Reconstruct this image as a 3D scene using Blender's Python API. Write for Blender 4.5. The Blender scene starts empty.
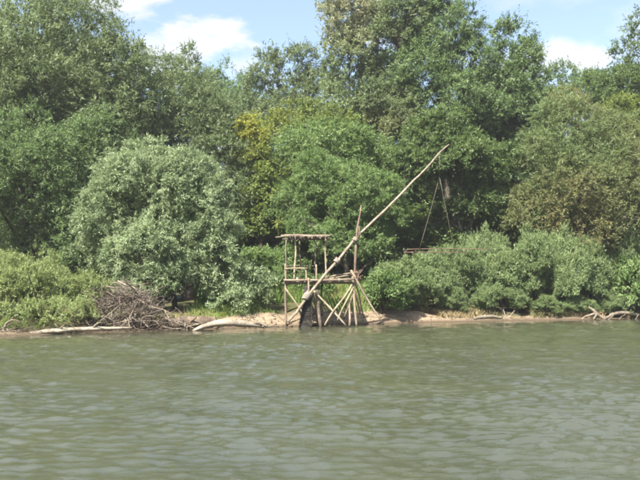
import bpy, math, random
import numpy as np
from mathutils import Vector

# ------------------------------------------------------------------ camera, sky, sun, exposure
sc = bpy.context.scene
COL = sc.collection
CAM_H, F, CX, CY, HORIZON = 1.6, 686.0, 320.0, 240.0, 288.0
PITCH = math.atan((HORIZON - CY) / F)
cam_d = bpy.data.cameras.new("camera")
cam_d.sensor_width = 36.0
cam_d.lens = 36.0 * F / 640.0
cam_d.clip_end = 3000.0
cam = bpy.data.objects.new("camera", cam_d)
cam.location = (0, 0, CAM_H)
cam.rotation_euler = (math.radians(90) + PITCH, 0, 0)
COL.objects.link(cam)
sc.camera = cam

SUN_EL = math.radians(50)
SUN_AZ = math.atan2(-0.52, -0.85)          # to the left of and behind the camera
world = bpy.data.worlds.new("World")
sc.world = world
world.use_nodes = True
wn, wl = world.node_tree.nodes, world.node_tree.links
wn.clear()
w_out = wn.new("ShaderNodeOutputWorld")
w_bg = wn.new("ShaderNodeBackground")
w_sky = wn.new("ShaderNodeTexSky")
w_sky.sky_type = 'NISHITA'
w_sky.sun_disc = False
w_sky.sun_elevation = SUN_EL
w_sky.sun_rotation = SUN_AZ
w_sky.dust_density = 2.2
w_sky.air_density = 1.0
w_bg.inputs["Strength"].default_value = 0.077
w_tc = wn.new("ShaderNodeTexCoord")


def wmath(op, a, b=None, clamp=False):
    n = wn.new("ShaderNodeMath"); n.operation = op; n.use_clamp = clamp
    for i, v in enumerate((a, b)):
        if v is None: continue
        if isinstance(v, (int, float)): n.inputs[i].default_value = v
        else: wl.new(v, n.inputs[i])
    return n.outputs[0]


def wnoise(scale, detail, rough, stretch=(1, 1, 2.2), off=(0, 0, 0)):
    mp = wn.new("ShaderNodeMapping"); mp.inputs["Scale"].default_value = stretch
    mp.inputs["Location"].default_value = off
    wl.new(w_tc.outputs["Generated"], mp.inputs["Vector"])
    n = wn.new("ShaderNodeTexNoise")
    n.inputs["Scale"].default_value = scale; n.inputs["Detail"].default_value = detail
    n.inputs["Roughness"].default_value = rough
    wl.new(mp.outputs[0], n.inputs["Vector"])
    return n.outputs["Fac"]


def px_dir(px, py):
    v = Vector(((px - CX) / F, 1.0, -(py - CY) / F))
    c, s = math.cos(PITCH), math.sin(PITCH)
    return Vector((v.x, v.y * c - v.z * s, v.y * s + v.z * c)).normalized()


puff = wnoise(11.0, 9, 0.60)
cover = wnoise(2.6, 3, 0.5, (1, 1, 2.6), (0.3, 0.1, 0.0))
general = wmath('MULTIPLY', wmath('SUBTRACT', wmath('ADD', cover, wmath('MULTIPLY', puff, 0.45)), 0.72, True), 5.0, True)
cloud = wmath('MULTIPLY', general, 0.75)
for (px, py, wid, gain) in ((205, 42, 62, 1.0), (165, 62, 60, .7), (120, -2, 60, .8), (240, 70, 60, .4), (555, 52, 40, .75), (590, 62, 38, .8), (520, 78, 50, .5)):
    d = px_dir(px, py)
    vs = wn.new("ShaderNodeVectorMath"); vs.operation = 'SUBTRACT'
    wl.new(w_tc.outputs["Generated"], vs.inputs[0]); vs.inputs[1].default_value = d
    vm = wn.new("ShaderNodeVectorMath"); vm.operation = 'MULTIPLY'
    wl.new(vs.outputs[0], vm.inputs[0]); vm.inputs[1].default_value = (1, 1, 1.7)
    ln = wn.new("ShaderNodeVectorMath"); ln.operation = 'LENGTH'
    wl.new(vm.outputs[0], ln.inputs[0])
    m = wmath('SUBTRACT', 1.0, wmath('DIVIDE', ln.outputs["Value"], wid / F * 1.15), True)
    m = wmath('MULTIPLY', wmath('SUBTRACT', wmath('ADD', m, wmath('MULTIPLY', puff, 2.2)), 1.42, True), 3.2 * gain, True)
    m = wmath('MULTIPLY', m, wmath('GREATER_THAN', m, 0.0))
    cloud = wmath('MAXIMUM', cloud, m)
w_mix = wn.new("ShaderNodeMix"); w_mix.data_type = 'RGBA'
veil = wmath('MULTIPLY', wnoise(1.3, 4, 0.5, (1, 1, 2.0), (2.0, 0, 0)), 0.20)
wl.new(wmath('MAXIMUM', wmath('MULTIPLY', cloud, 0.8), veil), w_mix.inputs[0])
wl.new(w_sky.outputs[0], w_mix.inputs[6])
w_mix.inputs[7].default_value = (3.3, 3.3, 3.36, 1)
wl.new(w_mix.outputs[2], w_bg.inputs["Color"])
wl.new(w_bg.outputs[0], w_out.inputs["Surface"])

sun_d = bpy.data.lights.new("sun", 'SUN')
sun_d.energy = 4.4
sun_d.angle = math.radians(0.6)
sun_d.color = (1.0, 0.945, 0.86)
sun = bpy.data.objects.new("sun", sun_d)
to_sun = Vector((math.sin(SUN_AZ) * math.cos(SUN_EL), math.cos(SUN_AZ) * math.cos(SUN_EL), math.sin(SUN_EL)))
sun.rotation_euler = to_sun.to_track_quat('Z', 'Y').to_euler()
sun.location = (-30, -40, 60)
COL.objects.link(sun)

vs_ = sc.view_settings
vs_.view_transform = 'Standard'; vs_.look = 'None'; vs_.gamma = 1.0; vs_.use_curve_mapping = False
vs_.exposure = 2.12
sc.render.engine = 'CYCLES'
cy = sc.cycles
cy.max_bounces = 9; cy.diffuse_bounces = 6; cy.glossy_bounces = 3; cy.transmission_bounces = 4
cy.transparent_max_bounces = 4
cy.filter_width = 2.1
cy.caustics_reflective = False; cy.caustics_refractive = False

# ------------------------------------------------------------------ helpers
rng = np.random.default_rng(7)


def at(px, py, Y):
    """world point seen at photo pixel (px, py) that stands Y metres ahead"""
    d = px_dir(px, py)
    t = Y / d.y
    return np.array((d.x * t, Y, CAM_H + d.z * t))


def at_z(px, py, z=0.0):
    d = px_dir(px, py)
    t = (z - CAM_H) / d.z
    return np.array((d.x * t, d.y * t, z))


SHORE_PX = [(-260, 350), (-120, 342), (0, 336), (60, 334), (120, 332), (180, 330), (215, 329), (260, 327.6), (300, 326.3), (340, 325),
            (390, 323.4), (440, 322), (500, 320.8), (560, 319.8), (640, 318.4), (760, 316), (900, 313.5)]
SHORE = np.array([at_z(a, b)[:2] for a, b in SHORE_PX])
SHORE = np.vstack([[SHORE[0] + np.array([-400, -160])], SHORE, [SHORE[-1] + np.array([600, 260])]])


def shore_y(x):
    return np.interp(x, SHORE[:, 0], SHORE[:, 1])


class SineNoise:
    def __init__(s, seed, n=14, f0=1.0, f1=4.0, dim=3):
        r = np.random.default_rng(seed)
        k = r.normal(size=(n, dim)); k /= np.linalg.norm(k, axis=1)[:, None]
        s.f = np.exp(r.uniform(math.log(f0), math.log(f1), n))
        s.k = k * s.f[:, None]; s.p = r.uniform(0, 6.28, n); s.a = (f0 / s.f) ** 0.7
        s.a /= np.sqrt((s.a ** 2).sum() / 2)
    def __call__(s, P):
        return (np.sin(P @ s.k.T + s.p) * s.a).sum(-1)


gn1 = SineNoise(1, 16, 0.25, 1.6, 2)
gn2 = SineNoise(2, 24, 1.2, 6.0, 2)


def ground_z(x, y):
    x = np.asarray(x, float); y = np.asarray(y, float)
    P = np.stack([x, y], -1)
    d = (y - shore_y(x)) * 0.93 + 0.16 * gn1(P)
    z = np.interp(d, [-12, -3, -0.4, 0.0, 0.25, 0.9, 2.0, 4.0, 8.0, 20.0, 60.0, 400.0],
                  [-2.2, -0.9, -0.16, 0.01, 0.12, 0.42, 0.68, 0.98, 1.40, 1.8, 2.3, 4.0])
    z = np.where(z > 0, z * np.interp(x, [-6.5, -3.5, 3.0, 5.5], [0.5, 1.0, 1.0, 0.55]), z)
    w = np.clip(d / 0.8, 0, 1)
    return z + w * (0.045 * gn2(P) + 0.06 * gn1(P * 0.8 + 5))


def new_obj(name, me, mat=None, parent=None, **props):
    o = bpy.data.objects.new(name, me)
    COL.objects.link(o)
    if mat is not None and me is not None and len(me.materials) == 0: me.materials.append(mat)
    if parent is not None: o.parent = parent
    for k, v in props.items(): o[k] = v
    return o


def thing(name, loc, label, category, group=None):
    o = bpy.data.objects.new(name, None)
    o.empty_display_size = 0.3
    o.location = [float(v) for v in loc]
    COL.objects.link(o)
    o["label"] = label; o["category"] = category
    if group: o["group"] = group
    return o


def mesh_np(name, V, faces, attrs=None, smooth=False):
    """faces: (n,k) int array, all of k corners"""
    me = bpy.data.meshes.new(name)
    V = np.ascontiguousarray(V, np.float32); faces = np.ascontiguousarray(faces, np.int32)
    n, k = faces.shape
    me.vertices.add(len(V)); me.vertices.foreach_set("co", V.ravel())
    me.loops.add(n * k); me.loops.foreach_set("vertex_index", faces.ravel())
    me.polygons.add(n); me.polygons.foreach_set("loop_start", np.arange(0, n * k, k, dtype=np.int32))
    if smooth: me.polygons.foreach_set("use_smooth", np.ones(n, bool))
    me.update(calc_edges=True)
    for an, av in (attrs or {}).items():
        a = me.attributes.new(an, 'FLOAT', 'POINT')
        a.data.foreach_set("value", np.ascontiguousarray(av, np.float32))
    return me


class Tubes:
    """bent, tapering, slightly irregular round sticks"""
    def __init__(s): s.V = []; s.Fq = []; s.n = 0
    def add(s, pts, radii, sides=7, rough=0.08, seed=0, sub=1):
        r_ = np.random.default_rng(seed + 11)
        pts = np.asarray(pts, float); radii = np.asarray(radii, float)
        if len(radii) != len(pts): radii = np.interp(np.linspace(0, 1, len(pts)), np.linspace(0, 1, len(radii)), radii)
        n = len(pts)
        tan = np.gradient(pts, axis=0); tan /= np.linalg.norm(tan, axis=1)[:, None] + 1e-9
        ref = np.array([0.31, 0.95, 0.12]) if abs(tan[0] @ np.array([0.31, 0.95, 0.12])) < 0.9 else np.array([1, 0, 0.1])
        a = np.cross(tan, ref); a /= np.linalg.norm(a, axis=1)[:, None] + 1e-9
        b = np.cross(tan, a)
        th = np.linspace(0, 2 * math.pi, sides, endpoint=False)
        shape = 1 + rough * r_.normal(size=(1, sides)) + rough * 0.6 * r_.normal(size=(n, sides))
        ring = pts[:, None, :] + (a[:, None, :] * np.cos(th)[None, :, None] + b[:, None, :] * np.sin(th)[None, :, None]) * (radii[:, None] * shape)[..., None]
        base = s.n
        V = ring.reshape(-1, 3)
        ends = np.vstack([pts[0], pts[-1]])
        s.V.append(np.vstack([V, ends])); s.n += len(V) + 2
        q = []
        for i in range(n - 1):
            for j in range(sides):
                k = (j + 1) % sides
                q.append((base + i * sides + j, base + i * sides + k, base + (i + 1) * sides + k, base + (i + 1) * sides + j))
        e0, e1 = base + n * sides, base + n * sides + 1
        s.Fq += q
        for j in range(0, sides):
            k = (j + 1) % sides
            s.Fq.append((base + k, base + j, e0, e0)); s.Fq.append((base + (n - 1) * sides + j, base + (n - 1) * sides + k, e1, e1))
        return s
    def mesh(s, name, origin=(0, 0, 0), smooth=True):
        V = np.vstack(s.V) - np.asarray(origin, float)
        me = bpy.data.meshes.new(name)
        me.from_pydata(V.tolist(), [], [f if f[2] != f[3] else f[:3] for f in s.Fq])
        if smooth: me.polygons.foreach_set("use_smooth", np.ones(len(me.polygons), bool))
        me.update()
        return me


def stick_path(p0, p1, n=7, bend=0.02, seed=0, sag=0.0):
    r_ = np.random.default_rng(seed + 100)
    p0 = np.asarray(p0, float); p1 = np.asarray(p1, float)
    t = np.linspace(0, 1, n)[:, None]
    L = np.linalg.norm(p1 - p0)
    off = r_.normal(size=3) * bend * L
    off2 = r_.normal(size=3) * bend * L * 0.5
    P = p0 + (p1 - p0) * t + np.sin(t * math.pi) * off + np.sin(t * 2 * math.pi) * off2
    P[:, 2] -= sag * (np.sin(t * math.pi)[:, 0])
    return P


_pole_seed = [0]


def pole(name, parent, p0, p1, r0, r1, mat, bend=0.012, sides=8, n=8, origin=None, **props):
    _pole_seed[0] += 1
    tb = Tubes().add(stick_path(p0, p1, n, bend, _pole_seed[0]), [r0, r1], sides, 0.07, _pole_seed[0])
    org = np.array(parent.location) if parent is not None and origin is None else (origin if origin is not None else np.zeros(3))
    return new_obj(name, tb.mesh(name, org), mat, parent, **props)


# ------------------------------------------------------------------ materials
def mat_new(name):
    m = bpy.data.materials.new(name); m.use_nodes = True
    nt = m.node_tree; nt.nodes.clear()
    out = nt.nodes.new("ShaderNodeOutputMaterial")
    return m, nt, out


def node(nt, typ, **inp):
    n = nt.nodes.new(typ)
    for k, v in inp.items():
        n.inputs[k].default_value = v
    return n


def ramp(nt, fac, stops):
    r = nt.nodes.new("ShaderNodeValToRGB")
    el = r.color_ramp.elements
    while len(el) < len(stops): el.new(0.5)
    for e, (p, c) in zip(el, stops):
        e.position = p; e.color = (*c, 1) if len(c) == 3 else c
    nt.links.new(fac, r.inputs[0])
    return r.outputs[0]


def leaf_mat(name, dark, mid, light, dry=(0.20, 0.12, 0.05), trans=0.44, rough=0.5):
    dark, mid, light = [(c[0] * 1.10, c[1] * 1.20, c[2] * 1.14) for c in (dark, mid, light)]; dry = tuple(v * 1.22 for v in dry)
    m, nt, out = mat_new(name)
    at_ = nt.nodes.new("ShaderNodeAttribute"); at_.attribute_name = "tint"
    ad = nt.nodes.new("ShaderNodeAttribute"); ad.attribute_name = "dry"
    c = ramp(nt, at_.outputs["Fac"], [(0.0, dark), (0.5, mid), (1.0, light)])
    mx = nt.nodes.new("ShaderNodeMix"); mx.data_type = 'RGBA'
    nt.links.new(ad.outputs["Fac"], mx.inputs[0]); nt.links.new(c, mx.inputs[6]); mx.inputs[7].default_value = (*dry, 1)
    p = node(nt, "ShaderNodeBsdfPrincipled", Roughness=rough)
    p.inputs["Specular IOR Level"].default_value = 0.35
    nt.links.new(mx.outputs[2], p.inputs["Base Color"])
    tr = nt.nodes.new("ShaderNodeBsdfTranslucent")
    hs = node(nt, "ShaderNodeHueSaturation", Hue=0.485, Saturation=1.15, Value=1.25)
    nt.links.new(mx.outputs[2], hs.inputs["Color"]); nt.links.new(hs.outputs[0], tr.inputs["Color"])
    ms = node(nt, "ShaderNodeMixShader", Fac=trans)
    nt.links.new(p.outputs[0], ms.inputs[1]); nt.links.new(tr.outputs[0], ms.inputs[2])
    nt.links.new(ms.outputs[0], out.inputs["Surface"])
    return m


def wood_mat(name, a, b, c, scale=6.0, bump=0.4, stretch=(1, 1, 1)):
    m, nt, out = mat_new(name)
    tc = nt.nodes.new("ShaderNodeTexCoord")
    oi = nt.nodes.new("ShaderNodeObjectInfo")
    mp = nt.nodes.new("ShaderNodeMapping"); mp.inputs["Scale"].default_value = stretch
    nt.links.new(tc.outputs["Object"], mp.inputs["Vector"])
    va = nt.nodes.new("ShaderNodeVectorMath"); va.operation = 'ADD'
    sc_ = nt.nodes.new("ShaderNodeVectorMath"); sc_.operation = 'SCALE'; sc_.inputs[0].default_value = (13, 7, 5)
    nt.links.new(oi.outputs["Random"], sc_.inputs["Scale"])
    nt.links.new(mp.outputs[0], va.inputs[0]); nt.links.new(sc_.outputs[0], va.inputs[1])
    n1 = node(nt, "ShaderNodeTexNoise", Scale=scale, Detail=8.0, Roughness=0.65)
    nt.links.new(va.outputs[0], n1.inputs["Vector"])
    n2 = node(nt, "ShaderNodeTexNoise", Scale=scale * 6, Detail=5.0, Roughness=0.6)
    nt.links.new(va.outputs[0], n2.inputs["Vector"])
    ad = nt.nodes.new("ShaderNodeMath"); ad.operation = 'MULTIPLY_ADD'
    nt.links.new(n2.outputs["Fac"], ad.inputs[0]); ad.inputs[1].default_value = 0.45
    nt.links.new(n1.outputs["Fac"], ad.inputs[2])
    ad2 = nt.nodes.new("ShaderNodeMath"); ad2.operation = 'MULTIPLY_ADD'
    nt.links.new(oi.outputs["Random"], ad2.inputs[0]); ad2.inputs[1].default_value = 0.22; nt.links.new(ad.outputs[0], ad2.inputs[2])
    c_ = ramp(nt, ad2.outputs[0], [(0.54, a), (0.82, b), (1.05 if False else 1.0, c)])
    p = node(nt, "ShaderNodeBsdfPrincipled", Roughness=0.85)
    p.inputs["Specular IOR Level"].default_value = 0.2
    nt.links.new(c_, p.inputs["Base Color"])
    bp = node(nt, "ShaderNodeBump", Strength=bump, Distance=0.02)
    nt.links.new(ad.outputs[0], bp.inputs["Height"]); nt.links.new(bp.outputs[0], p.inputs["Normal"])
    nt.links.new(p.outputs[0], out.inputs["Surface"])
    return m


M = {}
M['silver'] = leaf_mat('silver_willow_leaf', (0.092, 0.120, 0.062), (0.172, 0.205, 0.106), (0.295, 0.325, 0.195), trans=0.32)
M['willow'] = leaf_mat('willow_leaf', (0.052, 0.082, 0.032), (0.104, 0.145, 0.060), (0.19, 0.230, 0.110))
M['greywillow'] = leaf_mat('grey_willow_leaf', (0.060, 0.082, 0.036), (0.115, 0.142, 0.066), (0.20, 0.225, 0.125))
M['green'] = leaf_mat('green_leaf', (0.042, 0.068, 0.021), (0.086, 0.120, 0.042), (0.155, 0.190, 0.076))
M['fresh'] = leaf_mat('fresh_leaf', (0.062, 0.100, 0.030), (0.118, 0.165, 0.060), (0.20, 0.245, 0.105))
M['olive'] = leaf_mat('olive_leaf', (0.062, 0.088, 0.022), (0.125, 0.155, 0.040), (0.20, 0.22, 0.065), dry=(0.33, 0.315, 0.07))
M['brown'] = leaf_mat('browning_willow_leaf', (0.060, 0.085, 0.030), (0.120, 0.150, 0.062), (0.20, 0.22, 0.105), dry=(0.20, 0.138, 0.062))
M['airy'] = leaf_mat('pale_poplar_leaf', (0.080, 0.105, 0.045), (0.150, 0.180, 0.085), (0.26, 0.28, 0.17), dry=(0.28, 0.25, 0.17))
M['shrub'] = leaf_mat('shrub_leaf', (0.080, 0.112, 0.044), (0.150, 0.188, 0.082), (0.255, 0.285, 0.145), dry=(0.23, 0.175, 0.09))
M['bush'] = leaf_mat('yellow_green_bush_leaf', (0.100, 0.128, 0.046), (0.190, 0.215, 0.088), (0.29, 0.305, 0.15), dry=(0.26, 0.205, 0.12))
M['grass'] = leaf_mat('grass_blade', (0.070, 0.125, 0.026), (0.125, 0.190, 0.045), (0.20, 0.25, 0.075), dry=(0.34, 0.26, 0.13), trans=0.3)
M['drygrass'] = leaf_mat('dry_grass_blade', (0.120, 0.115, 0.045), (0.20, 0.17, 0.085), (0.32, 0.26, 0.15), dry=(0.38, 0.28, 0.16), trans=0.2)
M['bark'] = wood_mat('bark', (0.024, 0.019, 0.015), (0.055, 0.046, 0.036), (0.10, 0.088, 0.070), 5.0, 0.8)
M['pole'] = wood_mat('weathered_pole', (0.060, 0.045, 0.031), (0.135, 0.108, 0.078), (0.22, 0.185, 0.14), 3.5, 0.35)
M['post'] = wood_mat('pale_peeled_pole', (0.085, 0.066, 0.043), (0.185, 0.150, 0.102), (0.29, 0.245, 0.175), 3.5, 0.35)
M['plank'] = wood_mat('weathered_plank', (0.075, 0.052, 0.037), (0.155, 0.116, 0.084), (0.25, 0.20, 0.155), 3.0, 0.35)
M['darkwood'] = wood_mat('dark_old_wood', (0.030, 0.024, 0.019), (0.075, 0.060, 0.047), (0.16, 0.135, 0.105), 4.0, 0.5)
M['driftwood'] = wood_mat('bleached_driftwood', (0.060, 0.048, 0.034), (0.15, 0.125, 0.094), (0.25, 0.215, 0.165), 2.2, 0.6)
M['deadtwig'] = wood_mat('dead_branch', (0.028, 0.021, 0.016), (0.072, 0.055, 0.042), (0.17, 0.142, 0.112), 2.6, 0.4)
M['wetlog'] = wood_mat('dark_wet_log', (0.028, 0.021, 0.015), (0.075, 0.055, 0.038), (0.15, 0.115, 0.08), 3.0, 0.7)
M['rope'] = wood_mat('rope_lashing', (0.12, 0.105, 0.085), (0.19, 0.17, 0.14), (0.25, 0.225, 0.19), 20.0, 0.5)
M['cord'] = wood_mat('old_cord', (0.12, 0.10, 0.07), (0.19, 0.16, 0.12), (0.26, 0.23, 0.18), 10.0, 0.2)
M['wicker'] = wood_mat('black_weathered_slat', (0.008, 0.007, 0.006), (0.017, 0.015, 0.013), (0.04, 0.036, 0.031), 6.0, 0.4)
M['redtwig'] = wood_mat('reddish_brushwood', (0.07, 0.04, 0.028), (0.15, 0.09, 0.065), (0.24, 0.165, 0.12), 4.0, 0.3)
M['net_pole'] = wood_mat('net_frame_pole', (0.06, 0.035, 0.025), (0.10, 0.065, 0.048), (0.15, 0.10, 0.075), 3.0, 0.3)
mt, nt, out = mat_new('dull_white_tin')
p_ = node(nt, "ShaderNodeBsdfPrincipled", Roughness=0.55); nz = node(nt, "ShaderNodeTexNoise", Scale=14.0, Detail=5.0)
nt.links.new(ramp(nt, nz.outputs["Fac"], [(0.3, (0.25, 0.23, 0.19)), (0.65, (0.40, 0.385, 0.34))]), p_.inputs["Base Color"])
nt.links.new(p_.outputs[0], out.inputs["Surface"]); M['tin'] = mt

# ground: sand by the water, dark soil with leaf litter inland
mt, nt, out = mat_new('bank_soil')
ga = nt.nodes.new("ShaderNodeAttribute"); ga.attribute_name = "inland"
tc = nt.nodes.new("ShaderNodeTexCoord")
n1 = node(nt, "ShaderNodeTexNoise", Scale=1.6, Detail=8.0, Roughness=0.62); nt.links.new(tc.outputs["Object"], n1.inputs["Vector"])
n2 = node(nt, "ShaderNodeTexNoise", Scale=9.0, Detail=8.0, Roughness=0.68); nt.links.new(tc.outputs["Object"], n2.inputs["Vector"])
n3 = node(nt, "ShaderNodeTexNoise", Scale=45.0, Detail=4.0, Roughness=0.6); nt.links.new(tc.outputs["Object"], n3.inputs["Vector"])
sand = ramp(nt, n2.outputs["Fac"], [(0.25, (0.15, 0.108, 0.068)), (0.5, (0.245, 0.187, 0.125)), (0.75, (0.32, 0.255, 0.18))])
soil = ramp(nt, n2.outputs["Fac"], [(0.3, (0.045, 0.040, 0.020)), (0.55, (0.085, 0.085, 0.035)), (0.75, (0.13, 0.12, 0.06))])
wet = ramp(nt, n2.outputs["Fac"], [(0.3, (0.055, 0.040, 0.025)), (0.7, (0.10, 0.075, 0.050))])
mm = nt.nodes.new("ShaderNodeMath"); mm.operation = 'MULTIPLY_ADD'; nt.links.new(n1.outputs["Fac"], mm.inputs[0]); mm.inputs[1].default_value = 1.6
nt.links.new(ga.outputs["Fac"], mm.inputs[2])
fac = ramp(nt, mm.outputs[0], [(0.0, (0, 0, 0)), (1.0, (1, 1, 1))])
mr = nt.nodes.new("ShaderNodeMapRange"); mr.inputs["From Min"].default_value = 1.75; mr.inputs["From Max"].default_value = 2.5
nt.links.new(mm.outputs[0], mr.inputs["Value"])
mx = nt.nodes.new("ShaderNodeMix"); mx.data_type = 'RGBA'
nt.links.new(mr.outputs[0], mx.inputs[0]); nt.links.new(sand, mx.inputs[6]); nt.links.new(soil, mx.inputs[7])
mr2 = nt.nodes.new("ShaderNodeMapRange"); mr2.inputs["From Min"].default_value = 0.18; mr2.inputs["From Max"].default_value = 0.02
geo = nt.nodes.new("ShaderNodeNewGeometry"); sp = nt.nodes.new("ShaderNodeSeparateXYZ"); nt.links.new(geo.outputs["Position"], sp.inputs[0])
zz = nt.nodes.new("ShaderNodeMath"); zz.operation = 'MULTIPLY_ADD'; nt.links.new(n2.outputs["Fac"], zz.inputs[0]); zz.inputs[1].default_value = -0.12; nt.links.new(sp.outputs["Z"], zz.inputs[2])
mr2.inputs["From Min"].default_value = 0.085; mr2.inputs["From Max"].default_value = -0.04
nt.links.new(zz.outputs[0], mr2.inputs["Value"])
mx2 = nt.nodes.new("ShaderNodeMix"); mx2.data_type = 'RGBA'
nt.links.new(mr2.outputs[0], mx2.inputs[0]); nt.links.new(mx.outputs[2], mx2.inputs[6]); nt.links.new(wet, mx2.inputs[7])
p_ = node(nt, "ShaderNodeBsdfPrincipled", Roughness=0.9); p_.inputs["Specular IOR Level"].default_value = 0.15
nt.links.new(mx2.outputs[2], p_.inputs["Base Color"])
bh = nt.nodes.new("ShaderNodeMath"); bh.operation = 'MULTIPLY_ADD'; nt.links.new(n3.outputs["Fac"], bh.inputs[0]); bh.inputs[1].default_value = 0.3; nt.links.new(n2.outputs["Fac"], bh.inputs[2])
bp = node(nt, "ShaderNodeBump", Strength=0.8, Distance=0.12); nt.links.new(bh.outputs[0], bp.inputs["Height"])
nt.links.new(bp.outputs[0], p_.inputs["Normal"]); nt.links.new(p_.outputs[0], out.inputs["Surface"])
M['ground'] = mt

# water: murky olive river, rippled
mt, nt, out = mat_new('river_water')
tc = nt.nodes.new("ShaderNodeTexCoord")
wa = nt.nodes.new("ShaderNodeAttribute"); wa.attribute_name = "rough_water"
mp1 = nt.nodes.new("ShaderNodeMapping"); mp1.inputs["Scale"].default_value = (0.45, 1.2, 1.0); mp1.inputs["Rotation"].default_value = (0, 0, math.radians(9))
nt.links.new(tc.outputs["Object"], mp1.inputs["Vector"])
w1 = node(nt, "ShaderNodeTexNoise", Scale=11.0, Detail=5.0, Roughness=0.65, Distortion=0.3); nt.links.new(mp1.outputs[0], w1.inputs["Vector"])
w3 = node(nt, "ShaderNodeTexNoise", Scale=0.22, Detail=3.0, Roughness=0.5); nt.links.new(mp1.outputs[0], w3.inputs["Vector"])
gust = nt.nodes.new("ShaderNodeMapRange"); gust.inputs["From Min"].default_value = 0.32; gust.inputs["From Max"].default_value = 0.66
gust.inputs["To Min"].default_value = 0.45; gust.inputs["To Max"].default_value = 1.0
nt.links.new(w3.outputs["Fac"], gust.inputs["Value"])
st = nt.nodes.new("ShaderNodeMath"); st.operation = 'MULTIPLY'; nt.links.new(gust.outputs[0], st.inputs[0]); nt.links.new(wa.outputs["Fac"], st.inputs[1])
bp = node(nt, "ShaderNodeBump", Distance=0.020); nt.links.new(w1.outputs["Fac"], bp.inputs["Height"]); nt.links.new(st.outputs[0], bp.inputs["Strength"])
w4 = node(nt, "ShaderNodeTexNoise", Scale=0.5, Detail=4.0); nt.links.new(tc.outputs["Object"], w4.inputs["Vector"])
silt = ramp(nt, w4.outputs["Fac"], [(0.3, (0.037, 0.041, 0.023)), (0.7, (0.049, 0.053, 0.031))])
p_ = node(nt, "ShaderNodeBsdfPrincipled", Roughness=0.04, IOR=2.1)
nt.links.new(silt, p_.inputs["Base Color"]); nt.links.new(bp.outputs[0], p_.inputs["Normal"])
nt.links.new(p_.outputs[0], out.inputs["Surface"])
M['water'] = mt

# ------------------------------------------------------------------ ground and water
def axis(pieces):
    v = [pieces[0][0]]
    for a, b, s in pieces:
        n = max(1, int(round((b - a) / s)))
        v += list(np.linspace(a, b, n + 1)[1:])
    return np.array(v)


def grid_faces(nx, ny):
    i = np.arange(nx - 1)[None, :] + (np.arange(ny - 1) * nx)[:, None]
    return np.stack([i, i + 1, i + nx + 1, i + nx], -1).reshape(-1, 4)


gx = axis([(-420, -60, 30), (-60, -18, 2.5), (-18, -13, 0.5), (-13, -7, 0.2), (-7, 8, 0.10), (8, 18, 0.2), (18, 30, 0.8), (30, 80, 4), (80, 420, 30)])
gd = axis([(-14, -2, 2.0), (-2, -0.4, 0.4), (-0.4, 2.2, 0.09), (2.2, 5, 0.25), (5, 12, 0.9), (12, 40, 3), (40, 460, 35)])
GX, GD = np.meshgrid(gx, gd)
GY = shore_y(GX) + GD
GZ = ground_z(GX, GY)
me = mesh_np('ground', np.stack([GX, GY, GZ], -1).reshape(-1, 3), grid_faces(len(gx), len(gd)), {'inland': (GD + np.interp(GX, [-7.5, -5.0, 3.5, 6.5], [1.1, -0.2, -0.2, 0.9])).ravel()}, True)
new_obj('ground', me, M['ground'], kind='structure')

wx = axis([(-420, -60, 24), (-60, -22, 1.2), (-22, -14, 0.4), (-14, -8.5, 0.14), (-8.5, -5, 0.075), (-5, 5, 0.045), (5, 8.5, 0.075), (8.5, 18, 0.14), (18, 34, 0.6), (34, 80, 3), (80, 420, 30)])
wy = axis([(-300, -20, 20), (-20, 3, 1.2), (3, 4.5, 0.1), (4.5, 11, 0.037), (11, 19.5, 0.058), (19.5, 25, 0.11), (25, 36, 0.25), (36, 60, 2), (60, 240, 30)])
WX, WY = np.meshgrid(wx, wy)
P = np.stack([WX.ravel(), WY.ravel()], -1)
rw = np.random.default_rng(21)
h = np.zeros(len(P)); dx = np.zeros(len(P)); dy = np.zeros(len(P))
gust_f = 0.86 + 0.15 * SineNoise(5, 14, 0.2, 1.6, 2)(P * np.array([0.6, 1.3]))
sp_x = np.interp(np.abs(P[:, 0]), [4.8, 5.2, 8.3, 9.5, 20], [0.045, 0.07, 0.07, 0.14, 0.4]); sp_y = np.interp(P[:, 1], [10, 12, 19, 20, 24, 26], [0.04, 0.06, 0.06, 0.11, 0.11, 0.25])
for lam, slope in [(l, 0.052) for l in np.exp(rw.uniform(math.log(0.10), math.log(0.30), 64))] + [(l, 0.022) for l in np.exp(rw.uniform(math.log(0.30), math.log(1.6), 20))]:
    k = 2 * math.pi / lam
    an = math.radians(80) + rw.normal(0, 0.5)
    a = slope / k * np.clip((lam - 2.2 * np.maximum(sp_x, sp_y)) / 0.03, 0, 1)
    ph = k * (P[:, 0] * math.cos(an) + P[:, 1] * math.sin(an)) + rw.uniform(0, 6.28)
    h += a * np.cos(ph)
    sn_ = a * np.sin(ph) * 0.4
    dx -= math.cos(an) * sn_; dy -= math.sin(an) * sn_
off = shore_y(P[:, 0]) - P[:, 1]
shelter = np.clip((off - 0.2) / 4.5, 0.05, 1.0) ** 0.8
fine = np.where((np.abs(P[:, 0] - 2) < 26) & (P[:, 1] > -2) & (P[:, 1] < 40), 1.0, 0.0)
amp = shelter * np.clip(gust_f, 0.35, 1.25) * fine * np.interp(P[:, 1], [9.5, 13, 19, 21], [1.0, 1.55, 1.55, 2.2])
W = np.stack([P[:, 0] + dx * amp, P[:, 1] + dy * amp, h * amp], -1)
me = mesh_np('water', W, grid_faces(len(wx), len(wy)), {'rough_water': np.clip(shelter * 1.0, 0.10, 1.0)}, True)
new_obj('water', me, M['water'], kind='structure')

# ------------------------------------------------------------------ foliage
def unit(v):
    return v / (np.linalg.norm(v, axis=-1, keepdims=True) + 1e-9)


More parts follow.
